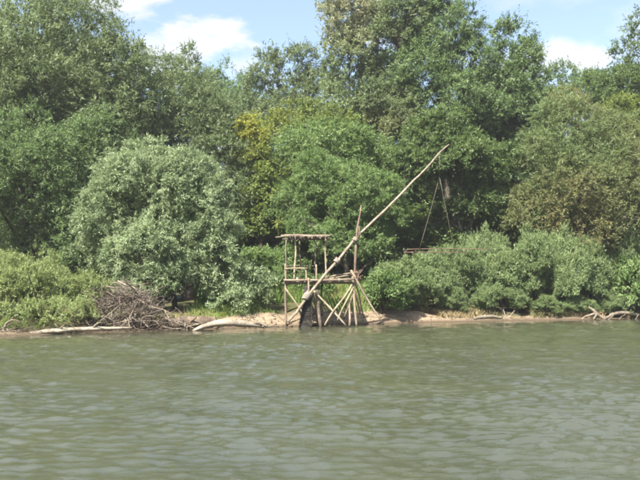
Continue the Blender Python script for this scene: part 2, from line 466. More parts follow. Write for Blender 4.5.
def crown(name, lobes, n_leaves, clump_r, leaf, seed, axis_up=0.5, droop=0.15, spread=0.75, leaf_down=0.15, dry=0.0, dry_top=0.0,
          inner=0.12, lump=0.16, tips=8, bottom=-0.75, tri=False, gap=0.0, sub=None):
    """foliage as real leaves on sprays: lobes -> clumps -> twigs -> leaves. lobes: rows (x,y,z,rx,ry,rz) in the tree's own frame"""
    r = np.random.default_rng(seed)
    L0 = np.asarray(lobes, float); L = [np.concatenate([l[:3], l[3:] * 0.84]) for l in L0]
    sub = sub or clump_r * 2.1
    for l in L0:
        a_ = 4 * math.pi * (l[3] * l[4] * l[5]) ** (2 / 3)
        ns = max(3, int(a_ / (sub * sub * 3.4)))
        dd = unit(r.normal(size=(ns, 3))); dd = dd[dd[:, 2] > bottom]
        for d_ in dd:
            q = np.exp(r.normal(0, 0.28)) * sub
            q = min(q, 0.55 * l[3:].min())
            c_ = l[:3] + d_ * (l[3:] - q * r.uniform(0.35, 1.0))
            L.append(np.concatenate([c_, q * np.array([1.0, 1.0, r.uniform(0.65, 0.95)])]))
    L = np.array(L)
    area = (L[:, 3] * L[:, 4] + L[:, 3] * L[:, 5] + L[:, 4] * L[:, 5])
    area[:len(L0)] *= 0.6
    n_cl = int(4 * math.pi / 3 * area.sum() / (clump_r ** 2) * 0.40)
    idx = r.choice(len(L), n_cl * 3, p=area / area.sum())
    D = unit(r.normal(size=(n_cl * 3, 3)))
    D = D[(D[:, 2] > bottom)][:]; idx = idx[:len(D)]
    sn = SineNoise(seed + 3, 18, 1.6, 7.0)
    rad = 1 + lump * sn(D * 1.0 + idx[:, None] * 3.1) - np.abs(r.normal(0, 0.10, len(D)))
    deep = r.random(len(D)) < inner
    rad = np.where(deep, r.uniform(0.35, 0.75, len(D)), rad)
    C = L[idx, :3] + D * L[idx, 3:] * rad[:, None]
    keep = np.ones(len(C), bool)
    for j in range(len(L)):
        q = np.linalg.norm((C - L[j, :3]) / L[j, 3:], axis=1)
        keep &= ~((q < 0.62) & (idx != j) & ~deep)
    keep &= ~((D[:, 1] > 0.2) & (r.random(len(C)) < 0.5) & ~deep)
    if gap > 0:
        gnz = SineNoise(seed + 9, 16, 0.5, 1.5)
        keep &= gnz(C / (clump_r * 2.0)) > -1.6 + gap * 1.4
    C = C[keep][:n_cl]; N = unit((D / L[idx, 3:])[keep][:n_cl])
    n_cl = len(C)
    per = max(24, n_leaves // max(1, n_cl))
    m = tips; k = max(2, per // m)
    s = np.exp(r.normal(0, 0.30, n_cl)) * clump_r
    ax = unit(N * 0.9 + np.array([0, 0, axis_up]) + r.normal(0, 0.35, (n_cl, 3)))
    # twigs
    c_t = np.repeat(np.arange(n_cl), k)
    tb = C[c_t] + r.normal(0, 0.22, (len(c_t), 3)) * s[c_t, None]
    td = unit(ax[c_t] + spread * r.normal(0, 0.75, (len(c_t), 3)))
    tl = s[c_t] * r.uniform(0.40, 1.15, len(c_t))
    # leaves
    i_t = np.repeat(np.arange(len(c_t)), m)
    n = len(i_t)
    t = np.tile(np.linspace(0.12, 1.0, m), len(c_t)) + r.uniform(-0.04, 0.04, n)
    pos = tb[i_t] + td[i_t] * (tl[i_t] * t)[:, None]
    pos[:, 2] -= droop * tl[i_t] * t * t
    pos += r.normal(0, 0.02, (n, 3)) * s[c_t[i_t], None]
    ld = unit(td[i_t] * 0.6 + r.normal(0, 0.65, (n, 3)) + np.array([0, 0, -leaf_down]))
    up = unit(np.array([0, 0, 0.8]) + N[c_t[i_t]] * 0.5 + r.normal(0, 0.55, (n, 3)))
    sd = unit(np.cross(ld, up))
    ll = leaf[0] * r.uniform(0.65, 1.3, n)[:, None]; lw = leaf[1] * r.uniform(0.7, 1.25, n)[:, None]
    nr = np.cross(sd, ld)
    tint_c = np.clip(r.normal(0.47, 0.17, n_cl), 0.0, 1.0)
    tint = np.clip(tint_c[c_t[i_t]] + r.normal(0, 0.13, n), 0, 1)
    dry_c = np.clip(dry + dry_top + 0.34 * SineNoise(seed + 31, 14, 0.35, 1.4)(C) - 0.32, 0, 1) if dry > 0 else np.zeros(n_cl)
    dr = np.clip(dry_c[c_t[i_t]] * r.uniform(0.3, 1.3, n), 0, 0.95)
    if tri:
        V = np.stack([pos - sd * lw * 0.5, pos + sd * lw * 0.5, pos + ld * ll], 1).reshape(-1, 3)
        nv = 3
    else:
        V = np.stack([pos, pos + ld * ll * 0.42 + sd * lw * 0.5 + nr * lw * 0.12, pos + ld * ll, pos + ld * ll * 0.42 - sd * lw * 0.5 + nr * lw * 0.12], 1).reshape(-1, 3)
        nv = 4
    Fc = np.arange(n * nv, dtype=np.int32).reshape(-1, nv)
    me = mesh_np(name, V, Fc, {'tint': np.repeat(tint, nv), 'dry': np.repeat(dr, nv)})
    return me, C, s


def trunk_mesh(lobes, C, height, r0, seed, base_spread=0.0, n_stems=1, n_limbs=16, lean=(0, 0), top=0.72):
    r = np.random.default_rng(seed + 50)
    tb = Tubes()
    cen = np.average(np.asarray(lobes)[:, :3], axis=0, weights=np.asarray(lobes)[:, 3])
    for s in range(n_stems):
        a = r.uniform(0, 6.28)
        b = np.array([math.cos(a), math.sin(a), 0]) * base_spread * (0.3 + 0.7 * r.random()) if n_stems > 1 else np.zeros(3)
        tip = np.array([cen[0] * 0.9 + lean[0], cen[1] * 0.9 + lean[1], height * top]) + b * 2.2
        n = 9
        t = np.linspace(0, 1, n)
        wob = r.normal(0, 0.02 * height, (2, 3)) * np.array([1, 1, 0.2])
        Pt = b + (tip - b) * t[:, None] + np.sin(t * math.pi)[:, None] * wob[0] + np.sin(t * 2 * math.pi)[:, None] * wob[1] * 0.5
        Pt[0, 2] = -0.25
        rr = r0 * (1 - 0.78 * t ** 0.9); rr[0] *= 1.45
        tb.add(Pt, rr, 9, 0.07, seed + s)
        nl = max(3, n_limbs // n_stems)
        tg = C[r.choice(len(C), nl, replace=False)]
        for q in tg:
            ti = r.uniform(0.25, 0.97); st = np.array([np.interp(ti, t, Pt[:, j]) for j in range(3)])
            hd = math.hypot(q[0] - st[0], q[1] - st[1])
            zs = min(max(q[2] - 0.75 * hd - 0.3, 0.12 * tip[2]), 0.95 * tip[2])
            ti = float(np.interp(zs, Pt[:, 2], t)); st = np.array([np.interp(ti, t, Pt[:, j]) for j in range(3)])
            rl = np.interp(ti, t, rr) * 0.55
            u = np.linspace(0, 1, 6)
            mid = (q - st); ln = np.linalg.norm(mid)
            Pl = st + mid * u[:, None] + np.sin(u * math.pi)[:, None] * (np.array([0, 0, 0.10 * ln]) + r.normal(0, 0.05 * ln, 3))
            tb.add(Pl, rl * (1 - 0.85 * u), 5, 0.06, seed + 7)
    return tb.mesh('trunk')


def px_lobes(base, lobes, depth_ratio=0.9, shrink=0.93):
    """lobes given as (px, py, rx_px, ry_px, Y[, ry_m]) -> local metres about base"""
    out_ = []
    for l in lobes:
        px, py, rx, ry, Y = l[:5]
        c = at(px, py, Y)
        s = Y / F
        rd = l[5] if len(l) > 5 else rx * s * depth_ratio
        out_.append((*(c - base), rx * s * shrink, rd * shrink, ry * s * shrink))
    return np.array(out_)


def tree(name, label, cat, base_px, Y, lobes, mat, n_leaves, clump_r, leaf, seed, r0=0.2, group=None, trunk=None, **kw):
    x = at(base_px, 300, Y)[0]
    base = np.array((x, Y, float(ground_z(x, Y)) - 0.05))
    L = px_lobes(base, lobes)
    root = thing(name, base, label, cat, group)
    me, C, s = crown('crown', L, n_leaves, clump_r, leaf, seed, **kw)
    new_obj('crown', me, M[mat], root)
    H = (L[:, 2] + L[:, 5]).max()
    tk = dict(n_limbs=16); tk.update(trunk or {})
    new_obj('trunk', trunk_mesh(L, C, H, r0, seed, **tk), M['bark'], root)
    return root


def copy_thing(root, loc, rz, scale, label=None, group=None):
    r = root.copy(); COL.objects.link(r)
    r.location = [float(v) for v in loc]; r.rotation_euler = (0, 0, rz); r.scale = scale
    if label: r["label"] = label
    if group: r["group"] = group
    for ch in list(root.children):
        c = ch.copy(); COL.objects.link(c); c.parent = r
    return r


WL = (0.13, 0.034)      # willow leaf near the water
# --- left: the tall tree at the edge of the picture
tree('broad_willow', 'tallest broad green willow rising left of the round grey-green willow, top against the sky', 'tree', 40, 37.5,
     [(62, 62, 80, 72, 37.5), (122, 70, 34, 36, 37.3), (20, 75, 62, 68, 37.0), (-45, 95, 75, 90, 37.5), (108, 95, 50, 58, 37), (25, 150, 70, 60, 37.5), (95, 165, 55, 50, 37.5), (75, 18, 46, 30, 37.8)],
     'greywillow', 240000, 0.48, (0.158, 0.055), 101, tri=True, r0=0.42, axis_up=0.55, droop=0.15, trunk=dict(n_limbs=30))
tree('leafy_willow', 'mid-green leafy tree between the tall willow and the silver willow bush, dark hollow beneath', 'tree', 20, 37.0,
     [(8, 142, 36, 36, 34.2), (56, 160, 40, 34, 33.0), (104, 142, 34, 40, 34.5), (-40, 180, 55, 55, 32.5), (30, 200, 36, 30, 33.8), (85, 205, 34, 46, 33.6), (5, 255, 48, 36, 35.5), (50, 250, 40, 36, 35.2), (85, 262, 42, 34, 34.4), (30, 115, 22, 20, 34.6)],
     'willow', 140000, 0.42, (0.132, 0.052), 102, tri=True, r0=0.25, axis_up=0.5, bottom=-0.8, trunk=dict(n_limbs=9))
tree('round_willow', 'round-crowned grey-green willow just behind the silver willow bush', 'tree', 190, 40.0,
     [(185, 122, 55, 62, 40), (148, 100, 42, 46, 40.5), (218, 160, 32, 62, 39.5), (160, 165, 55, 60, 40), (236, 205, 20, 50, 39.0), (200, 200, 50, 70, 39.5)],
     'greywillow', 148750, 0.46, (0.167, 0.052), 103, tri=True, r0=0.34, axis_up=0.6, droop=0.2, lump=0.10, trunk=dict(n_limbs=24))
# --- the silver willow bush on the bank
tree('silver_willow', 'large silvery willow bush overhanging the pale log on the bank', 'willow bush', 168, 30.0,
     [(152, 205, 60, 58, 30.2), (106, 215, 36, 38, 29.4), (186, 200, 42, 50, 29.6), (206, 238, 34, 42, 29.2), (140, 252, 48, 34, 28.8), (98, 250, 26, 24, 29.8), (246, 286, 26, 22, 29.6), (222, 276, 26, 26, 29.2), (176, 272, 40, 22, 29.0), (162, 166, 30, 24, 30.4), (202, 182, 24, 26, 30.4), (122, 180, 26, 24, 29.8), (148, 284, 40, 17, 28.4), (228, 300, 24, 13, 28.8)],
     'silver', 285000, 0.32, (0.125, 0.032), 104, r0=0.13, axis_up=0.45, droop=0.25, leaf_down=0.25, lump=0.16, sub=0.85, bottom=-0.6, inner=0.06, tri=True, tips=8,
     trunk=dict(n_stems=5, base_spread=0.5, n_limbs=40, top=0.6))
# --- the yellow-green bush at the water's edge
tree('waterside_bush', 'yellow-green bush at the water edge beside the heap of dead branches', 'bush', 35, 27.0,
     [(42, 292, 46, 30, 26.4), (5, 290, 42, 30, 26.0), (82, 300, 26, 24, 26.3), (-40, 290, 40, 34, 26.0), (28, 278, 30, 18, 26.8), (55, 314, 44, 16, 25.2), (10, 315, 34, 15, 24.8), (-30, 316, 30, 15, 24.5)],
     'bush', 100000, 0.26, (0.10, 0.028), 105, tri=True, r0=0.05, axis_up=0.9, droop=0.05, leaf_down=0.0, dry=0.36, bottom=-0.4,
     trunk=dict(n_stems=7, base_spread=0.8, n_limbs=42, top=0.75))
# --- centre
tree('yellowing_tree', 'slender tree with yellowing leaves beside the round grey-green willow', 'tree', 262, 38.5,
     [(252, 150, 13, 26, 38.9), (264, 185, 17, 34, 38.8), (258, 222, 16, 30, 38.6), (276, 222, 12, 26, 39), (247, 128, 8, 12, 39)],
     'olive', 46000, 0.34, (0.128, 0.067), 106, tri=True, r0=0.13, axis_up=0.3, dry=0.52, inner=0.1)
tree('round_green_tree', 'round light-green willow directly behind the tall forked pole', 'tree', 352, 35.5,
     [(352, 196, 33, 36, 35.5), (322, 182, 30, 34, 36.6), (300, 212, 26, 36, 36.4), (384, 200, 22, 34, 36), (350, 240, 46, 26, 35.8)],
     'fresh', 108500, 0.34, (0.138, 0.038), 107, tri=True, r0=0.17, axis_up=0.75, droop=0.3)
tree('bushy_green_tree', 'wide bushy green tree behind the roofed platform, above the round willow', 'tree', 325, 40.0,
     [(325, 152, 44, 32, 40), (295, 170, 30, 40, 40), (360, 160, 40, 34, 40.5), (300, 215, 34, 40, 40.3), (340, 200, 60, 40, 41)],
     'fresh', 105000, 0.42, (0.148, 0.062), 108, tri=True, r0=0.25, axis_up=0.5)
tree('olive_tree', 'olive-green tree with tufted top in front of the grey poplars', 'tree', 308, 44.5,
     [(308, 130, 36, 24, 44.5), (275, 145, 26, 34, 45), (335, 140, 30, 30, 45), (300, 180, 50, 50, 45.5), (250, 165, 30, 60, 45)],
     'olive', 73500, 0.48, (0.158, 0.078), 109, tri=True, r0=0.22, axis_up=0.6, dry=0.12)
# --- far poplars left of the tall ones
tree('grey_poplar', 'windswept grey-green poplar with a double top behind the olive tree', 'tree', 285, 53.0,
     [(266, 72, 16, 26, 53), (262, 100, 22, 30, 53), (295, 68, 22, 26, 53.5), (300, 100, 30, 34, 53), (280, 140, 40, 45, 53), (318, 90, 22, 36, 53.5), (332, 115, 30, 44, 53)],
     'greywillow', 80500, 0.50, (0.197, 0.073), 110, tri=True, r0=0.3, axis_up=0.7, droop=0.05)
far1 = tree('distant_poplar', 'small rounded poplar showing alone above the round willow against the sky', 'tree', 190, 62.0,
     [(190, 56, 13, 15, 62), (188, 80, 22, 25, 62), (195, 115, 35, 35, 62)],
     'greywillow', 38500, 0.50, (0.207, 0.095), 111, tri=True, r0=0.25, axis_up=0.6, group=None)
tree('distant_feathery_tree', 'feathery distant tree between the lone poplar and the double-topped poplar', 'tree', 228, 60.0,
     [(227, 74, 15, 12, 60), (240, 92, 26, 18, 60), (212, 92, 22, 20, 60), (232, 125, 48, 36, 60)],
     'willow', 52500, 0.50, (0.216, 0.067), 112, tri=True, r0=0.25, axis_up=1.0, droop=0.0)
# --- the tall airy trees in the centre
tree('airy_poplar', 'tall airy pale poplar with bare trunk showing, reaching above the picture', 'tree', 362, 46.0,
     [(345, 12, 32, 34, 46), (372, 25, 26, 34, 46), (350, 60, 34, 38, 46), (342, 100, 26, 34, 46), (372, 92, 26, 44, 46.3), (352, -25, 30, 30, 46), (336, 78, 20, 30, 46.4), (350, 130, 34, 36, 46.5)],
     'airy', 105000, 0.40, (0.167, 0.067), 113, tri=True, r0=0.20, axis_up=0.35, dry=0.34, gap=0.22, inner=0.25, lump=0.22, trunk=dict(n_limbs=34, top=0.74))
tree('airy_tall_willow', 'tall thin-crowned willow with slim dark trunk between airy poplar and dense green tree', 'tree', 396, 44.0,
     [(398, 40, 26, 50, 44.5), (392, 95, 26, 40, 44), (408, -10, 30, 40, 44.5), (402, 140, 28, 34, 44)],
     'greywillow', 73500, 0.40, (0.167, 0.062), 114, tri=True, r0=0.17, axis_up=0.35, dry=0.2, gap=0.4, inner=0.22, lump=0.2, trunk=dict(n_limbs=26, top=0.74))
tree('dense_green_tree', 'dense tall green tree above the tip of the long lever pole', 'tree', 440, 45.0,
     [(440, 35, 42, 46, 45), (462, 62, 32, 40, 44.6), (425, 75, 34, 44, 44.6), (445, 105, 46, 36, 44.4), (428, -8, 32, 26, 45.5), (480, 110, 30, 36, 44.5)],
     'willow', 131250, 0.48, (0.178, 0.062), 115, tri=True, r0=0.34, axis_up=0.55, droop=0.15, trunk=dict(n_limbs=24))
tree('domed_green_tree', 'dome-topped green tree right of the dense tall one, sky on its other side', 'tree', 512, 47.0,
     [(512, 48, 27, 36, 47), (505, 85, 34, 38, 46.8), (528, 85, 22, 34, 47.2), (515, 125, 42, 45, 47), (520, 180, 44, 50, 46.5)],
     'willow', 150000, 0.46, (0.178, 0.067), 116, tri=True, r0=0.28, axis_up=0.55)
tree('overhanging_tree', 'green tree whose low boughs hang behind the suspended net frame', 'tree', 492, 40.6,
     [(455, 165, 40, 30, 38.6), (420, 160, 32, 34, 39), (492, 165, 34, 36, 39), (470, 205, 26, 18, 38.8), (440, 135, 36, 30, 39.6), (500, 205, 26, 30, 39.6), (400, 185, 22, 28, 39.4), (444, 184, 24, 24, 39.4)],
     'green', 108500, 0.38, (0.138, 0.062), 117, tri=True, r0=0.26, axis_up=0.3, droop=0.3, bottom=-0.45, trunk=dict(n_limbs=18, top=0.42))
# --- right
tree('browning_willow', 'big rounded willow with browning foliage, in front of the trees at right', 'tree', 578, 38.5,
     [(575, 135, 44, 46, 38.8), (550, 165, 36, 44, 38.4), (608, 160, 42, 46, 38.4), (578, 190, 50, 46, 38.0), (540, 215, 32, 36, 38.0), (625, 215, 42, 48, 38.0), (580, 235, 44, 36, 38.0), (660, 190, 36, 60, 38.5)],
     'brown', 215000, 0.36, (0.136, 0.040), 118, tri=True, r0=0.30, axis_up=0.5, droop=0.2, dry=0.46, bottom=-0.6, trunk=dict(n_limbs=30))
tree('hazel_green_tree', 'low green treetop between the dome-topped tree and the tall edge tree', 'tree', 575, 55.0,
     [(556, 84, 20, 26, 55), (590, 92, 30, 24, 54), (575, 120, 50, 40, 54), (610, 110, 30, 40, 54)],
     'willow', 66500, 0.48, (0.187, 0.073), 119, tri=True, r0=0.25)
tree('edge_tree', 'tall dark green tree at the far right end of the wood, highest on that side', 'tree', 640, 49.0,
     [(640, 55, 26, 40, 49), (622, 80, 22, 22, 48.6), (600, 92, 30, 20, 48.5), (650, 95, 45, 45, 49), (615, 130, 34, 34, 48.6), (690, 80, 55, 80, 49)],
     'green', 130000, 0.48, (0.178, 0.073), 120, tri=True, r0=0.32)
tree('yellow_green_sapling', 'yellow-green sapling peeping out behind the browning willow', 'tree', 622, 43.0,
     [(622, 115, 22, 22, 43), (632, 145, 18, 34, 43), (618, 170, 26, 50, 43)],
     'olive', 28000, 0.36, (0.138, 0.067), 121, tri=True, r0=0.12, dry=0.25)

# --- the wood behind: more trees of the same kinds
wood_kinds = [o for o in COL.objects if o.parent is None and o.name.split('.')[0] in ('round_willow', 'bushy_green_tree', 'domed_green_tree')]
wood_label = ['behind the tall broad willow', 'behind the tall broad willow', 'behind the round grey-green willow', 'behind the round grey-green willow', 'behind the olive tree and yellowing tree', 'behind the airy poplar',
              'behind the airy poplar', 'behind the dense tall green tree', 'behind the dense tall green tree', 'behind the dome-topped tree', 'behind the browning willow', 'behind the browning willow', 'behind the tall tree at the end of the wood',
              'behind the tall broad willow', 'behind the hanging net frame', 'behind the round light-green willow', 'behind the round light-green willow', 'behind the hanging net frame', 'between the dome-topped tree and the hanging net frame', 'between the silver willow and the yellowing tree', 'and tall behind the tallest broad willow', 'and tall behind the tallest broad willow', 'and tall behind the tallest broad willow', 'and tall behind the tallest broad willow']
for i, (px, Y, k, sx, sz) in enumerate([(-30, 52, 0, 1.1, 1.0), (60, 50, 2, 1.2, .8), (130, 50, 0, 1, .9), (205, 50, 1, 1.5, .75), (262, 58, 2, 1.5, .60), (335, 56, 0, 1.2, .95), (385, 52, 2, 1.2, .95),
                                        (430, 51, 1, 1.5, 1.1), (475, 53, 0, 1.2, 1.0), (530, 56, 1, 1.6, .95), (570, 60, 2, 1.3, .70), (625, 57, 0, 1.2, .85), (690, 52, 2, 1.4, 1.0), (-110, 46, 2, 1.5, 1.1), (445, 44.5, 1, 1.4, .62), (400, 44, 1, 1.2, .5), (350, 45, 1, 1.2, .5), (500, 43.5, 1, 1.1, .5), (512, 50, 1, 1.4, 1.6), (238, 44, 1, 1.0, .8), (55, 47, 0, 1.25, 1.32), (105, 48, 0, 1.0, 1.22), (0, 46.5, 0, 1.2, 1.22), (-60, 46, 0, 1.2, 1.1)]):
    x = at(px, 300, Y)[0]
    copy_thing(wood_kinds[k], (x, Y, ground_z(x, Y) - 0.05), i * 2.1 + 0.7, (sx, sx, sz), 'shaded woodland tree standing deep ' + wood_label[i], 'trees deep in the wood')

# --- shrubs along the right-hand bank
def shrub_proto(kind, label, seed, w, h, mat, n, leaf, dry, group, loc, up=1.3):
    root = thing('bank_shrub', loc, label, 'shrub', group)
    r = np.random.default_rng(seed)
    L = []
    for i in range(6):
        a = r.uniform(0, 6.28); q = r.uniform(0.15, 0.5)
        L.append((math.cos(a) * q * w, math.sin(a) * q * w * 0.8, h * r.uniform(0.30, 0.66), w * r.uniform(0.24, 0.36), w * r.uniform(0.24, 0.34), h * r.uniform(0.22, 0.32)))
    L.append((0, 0, h * 0.45, w * 0.36, w * 0.34, h * 0.38)); L.append((w * 0.12, 0, h * 0.76, w * 0.10, w * 0.10, h * 0.24)); L.append((-w * 0.22, 0.1, h * 0.66, w * 0.12, w * 0.12, h * 0.2)); L.append((w * 0.30, -0.1, h * 0.6, w * 0.11, w * 0.11, h * 0.2))
    L = np.array(L)
    me, C, s = crown('crown', L, n, 0.26, leaf, seed, axis_up=up, droop=0.0, dry=dry, bottom=-0.7, tri=True, leaf_down=0.0, spread=0.6)
    new_obj('crown', me, M[mat], root)
    new_obj('trunk', trunk_mesh(L, C, h, 0.035, seed, base_spread=0.35, n_stems=6, n_limbs=36, top=0.7), M['bark'], root)
    root.scale = (1, 1, 1)
    return root


LBL_A = 'grey-green willow shrub along the bank right of the platform'
LBL_B = 'broad-leaved bright green shrub among the willow shrubs along the bank'
spots = [  # px of base, metres behind the waterline, kind, width scale, height scale, turn
    (400, 1.8, 0, 0.90, 0.75, 0.0), (434, 1.9, 1, 0.85, 0.95, 1.0), (466, 2.2, 0, 0.80, 1.10, 2.2), (500, 1.9, 1, 0.95, 1.00, 3.3), (532, 2.0, 0, 0.95, 1.10, 4.0),
    (562, 2.0, 1, 0.95, 1.20, 5.1), (592, 1.9, 0, 1.0, 1.15, 0.9), (622, 2.2, 1, 1.0, 1.25, 2.7), (655, 2.3, 0, 1.2, 1.3, 1.7), (420, 3.8, 1, .9, .85, 4.4), (482, 4.4, 0, .9, 1.10, 5.7),
    (516, 1.1, 0, .5, .5, 1.2), (452, 1.1, 1, .45, .45, 2.9), (416, 1.3, 0, .45, .42, 3.7), (577, 1.0, 1, .55, .5, .4), (548, 4.8, 1, 1.1, 1.35, 3.9), (605, 4.6, 0, 1.1, 1.5, 4.9), (545, 1.0, 1, .5, .45, 2.4), (484, 1.2, 0, .5, .45, 5.0), (610, 1.2, 0, .5, .45, 5.6)]
protoA = shrub_proto(0, LBL_A, 201, 2.7, 3.5, 'shrub', 95000, (0.13, 0.036), 0.0, 'willow shrubs along the right bank', (0, 0, 0))
protoB = shrub_proto(1, LBL_A, 202, 2.7, 3.5, 'shrub', 95000, (0.13, 0.038), 0.0, 'willow shrubs along the right bank', (0, 0, 0))
used = set()
for (px, d, k, sw, sh, rz) in spots:
    Y = 30.0
    for _ in range(12):
        x = at(px, 310, Y)[0]; Y = float(shore_y(x)) + d - 0.3
    loc = (x, Y, ground_z(x, Y) - 0.04)
    pr = (protoA, protoB)[k]
    sh *= 1.08 if px > 525 and d > 1.5 else (0.88 if d < 3 else 1.0)
    sh *= (1.0, 0.82, 1.14, 0.9, 1.08, 0.86)[int(px) % 6]; sw *= 0.92
    lab = {400: 'rounded grey-green willow shrub next to the long slanting brace of the platform', 466: 'tall grey-green willow shrub reaching up to the hanging net frame', 500: 'grey-green willow shrub right above the small V-shaped stick',
           592: 'grey-green willow shrub right above the forked driftwood', 484: 'small low willow shrub beside the half-buried log', 434: 'grey-green willow shrub below the hanging net frame'}.get(px)
    if lab is None: lab = 'small low willow shrub at the front edge of the right bank' if d < 1.5 else ('willow shrub of the back row behind the bank thicket' if d > 3 else 'tall grey-green willow shrub in the thicket below the browning willow')
    if k in used: copy_thing(pr, loc, rz, (sw, sw, sh), lab)
    else:
        used.add(k); pr["label"] = lab; pr.location = [float(v) for v in loc]; pr.rotation_euler = (0, 0, rz); pr.scale = (sw, sw, sh)
protoC = shrub_proto(2, LBL_B, 203, 1.8, 1.9, 'fresh', 40000, (0.11, 0.055), 0.0, None, (0, 0, 0), 0.6)
labC = ['bright green broad-leaved shrub beside the trestle end of the platform', 'deep green broad-leaved shrub behind the forked driftwood', 'small green shrub just behind the roofed platform', 'low green shrub between the silver willow and the platform', 'green shrub at the foot of the yellowing tree, platform side', 'green shrub at the foot of the yellowing tree, silver willow side']
for i, (px, Y, sw, sh, rz) in enumerate([(384, 32.2, 1.05, 1.05, 0.3), (632, 36.8, 1.5, 1.75, 2.0), (312, 33.2, 1.1, 0.75, 3.0), (272, 33.0, 1.1, 0.85, 4.0), (288, 36.5, 1.3, 1.3, 5.0), (252, 35.5, 1.3, 1.2, 0.9)]):
    x = at(px, 310, Y)[0]; loc = (x, Y, ground_z(x, Y) - 0.04)
    if i == 0: protoC.location = [float(v) for v in loc]; protoC.rotation_euler = (0, 0, rz); protoC.scale = (sw, sw, sh); protoC["label"] = labC[0]
    else: copy_thing(protoC, loc, rz, (sw, sw, sh), labC[i])

# --- undergrowth filling the wood behind
r = np.random.default_rng(88)
for i in range(26):
    px = -60 + i * 29 + r.uniform(-8, 8); Y = 42 + 6 * r.random() + (2 if i % 2 else -1.5)
    x = at(px, 300, Y)[0]
    copy_thing((protoA, protoB, protoC)[i % 3], (x, Y, ground_z(x, Y) - 0.1), r.uniform(0, 6), (2.3, 2.3, 1.5 + 0.5 * r.random()) if i % 3 < 2 else (2.6, 2.6, 2.2), 'shady undergrowth bush deep in the wood behind the ' + ('tall broad willow' if px < 70 else 'silver willow' if px < 235 else 'yellowing tree' if px < 285 else 'round light-green willow' if px < 390 else 'hanging net frame' if px < 520 else 'browning willow'), 'undergrowth bushes in the wood')
# --- grass on the bank
def blades(name, X, Yy, hgt, wid, seed, mat, dry, label, cat, lean=0.35):
    r = np.random.default_rng(seed)
    n = len(X); Z = ground_z(X, Yy) - 0.02
    b = np.stack([X, Yy, Z], -1)
    a = r.uniform(0, 6.28, n); sd = np.stack([np.cos(a), np.sin(a), np.zeros(n)], -1)
    h_ = hgt * r.uniform(0.45, 1.25, n)
    ln = r.normal(0, lean, (n, 2)) * h_[:, None]
    w_ = wid * r.uniform(0.6, 1.3, n)
    mid = b + np.stack([ln[:, 0] * 0.35, ln[:, 1] * 0.35, h_ * 0.6], -1)
    tip = b + np.stack([ln[:, 0], ln[:, 1], h_ * (1 - 0.3 * np.linalg.norm(ln, axis=1) / (h_ + 1e-6))], -1)
    V = np.stack([b - sd * w_[:, None] * 0.5, b + sd * w_[:, None] * 0.5, mid + sd * w_[:, None] * 0.4, tip, mid - sd * w_[:, None] * 0.4], 1).reshape(-1, 3)
    Fc = np.arange(n * 5, dtype=np.int32).reshape(-1, 5)
    cn = SineNoise(seed, 12, 0.5, 3.0, 2)(b[:, :2])
    tint = np.clip(0.5 + 0.16 * cn + r.normal(0, 0.16, n), 0, 1)
    dr = np.clip(dry + 0.25 * cn + r.normal(0, 0.2, n), 0, 1)
    me = mesh_np(name, V, Fc, {'tint': np.repeat(tint, 5), 'dry': np.repeat(dr, 5)})
    return new_obj(name, me, M[mat], kind='stuff', label=label, category=cat)


def scatter(n, x0, x1, d0, d1, seed, f=0.4, thr=0.0):
    r = np.random.default_rng(seed)
    X = r.uniform(x0, x1, n); Dd = r.uniform(d0, d1, n)
    Yy = shore_y(X) + Dd
    keep = SineNoise(seed + 1, 12, f, f * 6, 2)(np.stack([X, Yy], -1)) > thr
    return X[keep], Yy[keep]


X, Yy = scatter(28000, -5.5, 4.5, 1.25, 7.0, 301, 0.5, -0.5)
hh = np.interp(Yy - shore_y(X), [1.25, 2.2, 4.0, 8.0], [0.14, 0.5, 0.85, 1.1])
blades('tall_grass', X, Yy, hh, 0.022, 302, 'grass', 0.06, 'tall green grass growing behind the fishing platform', 'grass')
X, Yy = scatter(20000, 2.2, 17, 0.25, 2.0, 303, 0.9, -0.2)
blades('dry_grass', X, Yy, 0.34, 0.016, 304, 'drygrass', 0.25, 'dry straw-coloured grass under the shrubs of the right bank', 'grass', 0.5)
X, Yy = scatter(9000, -14, -3.2, 0.5, 2.6, 305, 0.8, 0.0)
blades('sparse_bank_grass', X, Yy, 0.34, 0.016, 306, 'grass', 0.30, 'sparse grass on the bank under the silver willow', 'grass', 0.5)

# ------------------------------------------------------------------ dead branches and logs
def ypx(px, d):
    Y = 28.0
    for _ in range(14):
        x = at(px, 325, Y)[0]; Y = float(shore_y(x)) + d
    return x, Y


def log(name, pts, radii, mat, label, cat, sides=14, rough=0.06, seed=0, n=22):
    pts = np.asarray(pts, float)
    u = np.linspace(0, 1, len(pts)); t = np.linspace(0, 1, n)
    # smooth interpolation
    Pt = np.stack([np.interp(t, u, pts[:, j]) for j in range(3)], -1)
    for _ in range(3): Pt[1:-1] = (Pt[:-2] + 2 * Pt[1:-1] + Pt[2:]) / 4
    rr = np.interp(t, np.linspace(0, 1, len(radii)), radii)
    Pt += np.random.default_rng(seed).normal(0, 0.008, Pt.shape)
    base = Pt[0].copy(); base[2] = 0
    root = thing(name, base, label, cat)
    tb = Tubes().add(Pt, rr, sides, rough, seed)
    new_obj('trunk', tb.mesh('trunk', base), M[mat], root)
    return root, base


def stub(root, base, p0, p1, r0, r1, mat, seed, name='branch'):
    tb = Tubes().add(stick_path(p0, p1, 6, 0.06, seed), [r0, r1], 7, 0.08, seed)
    return new_obj(name, tb.mesh(name, base), M[mat], root)


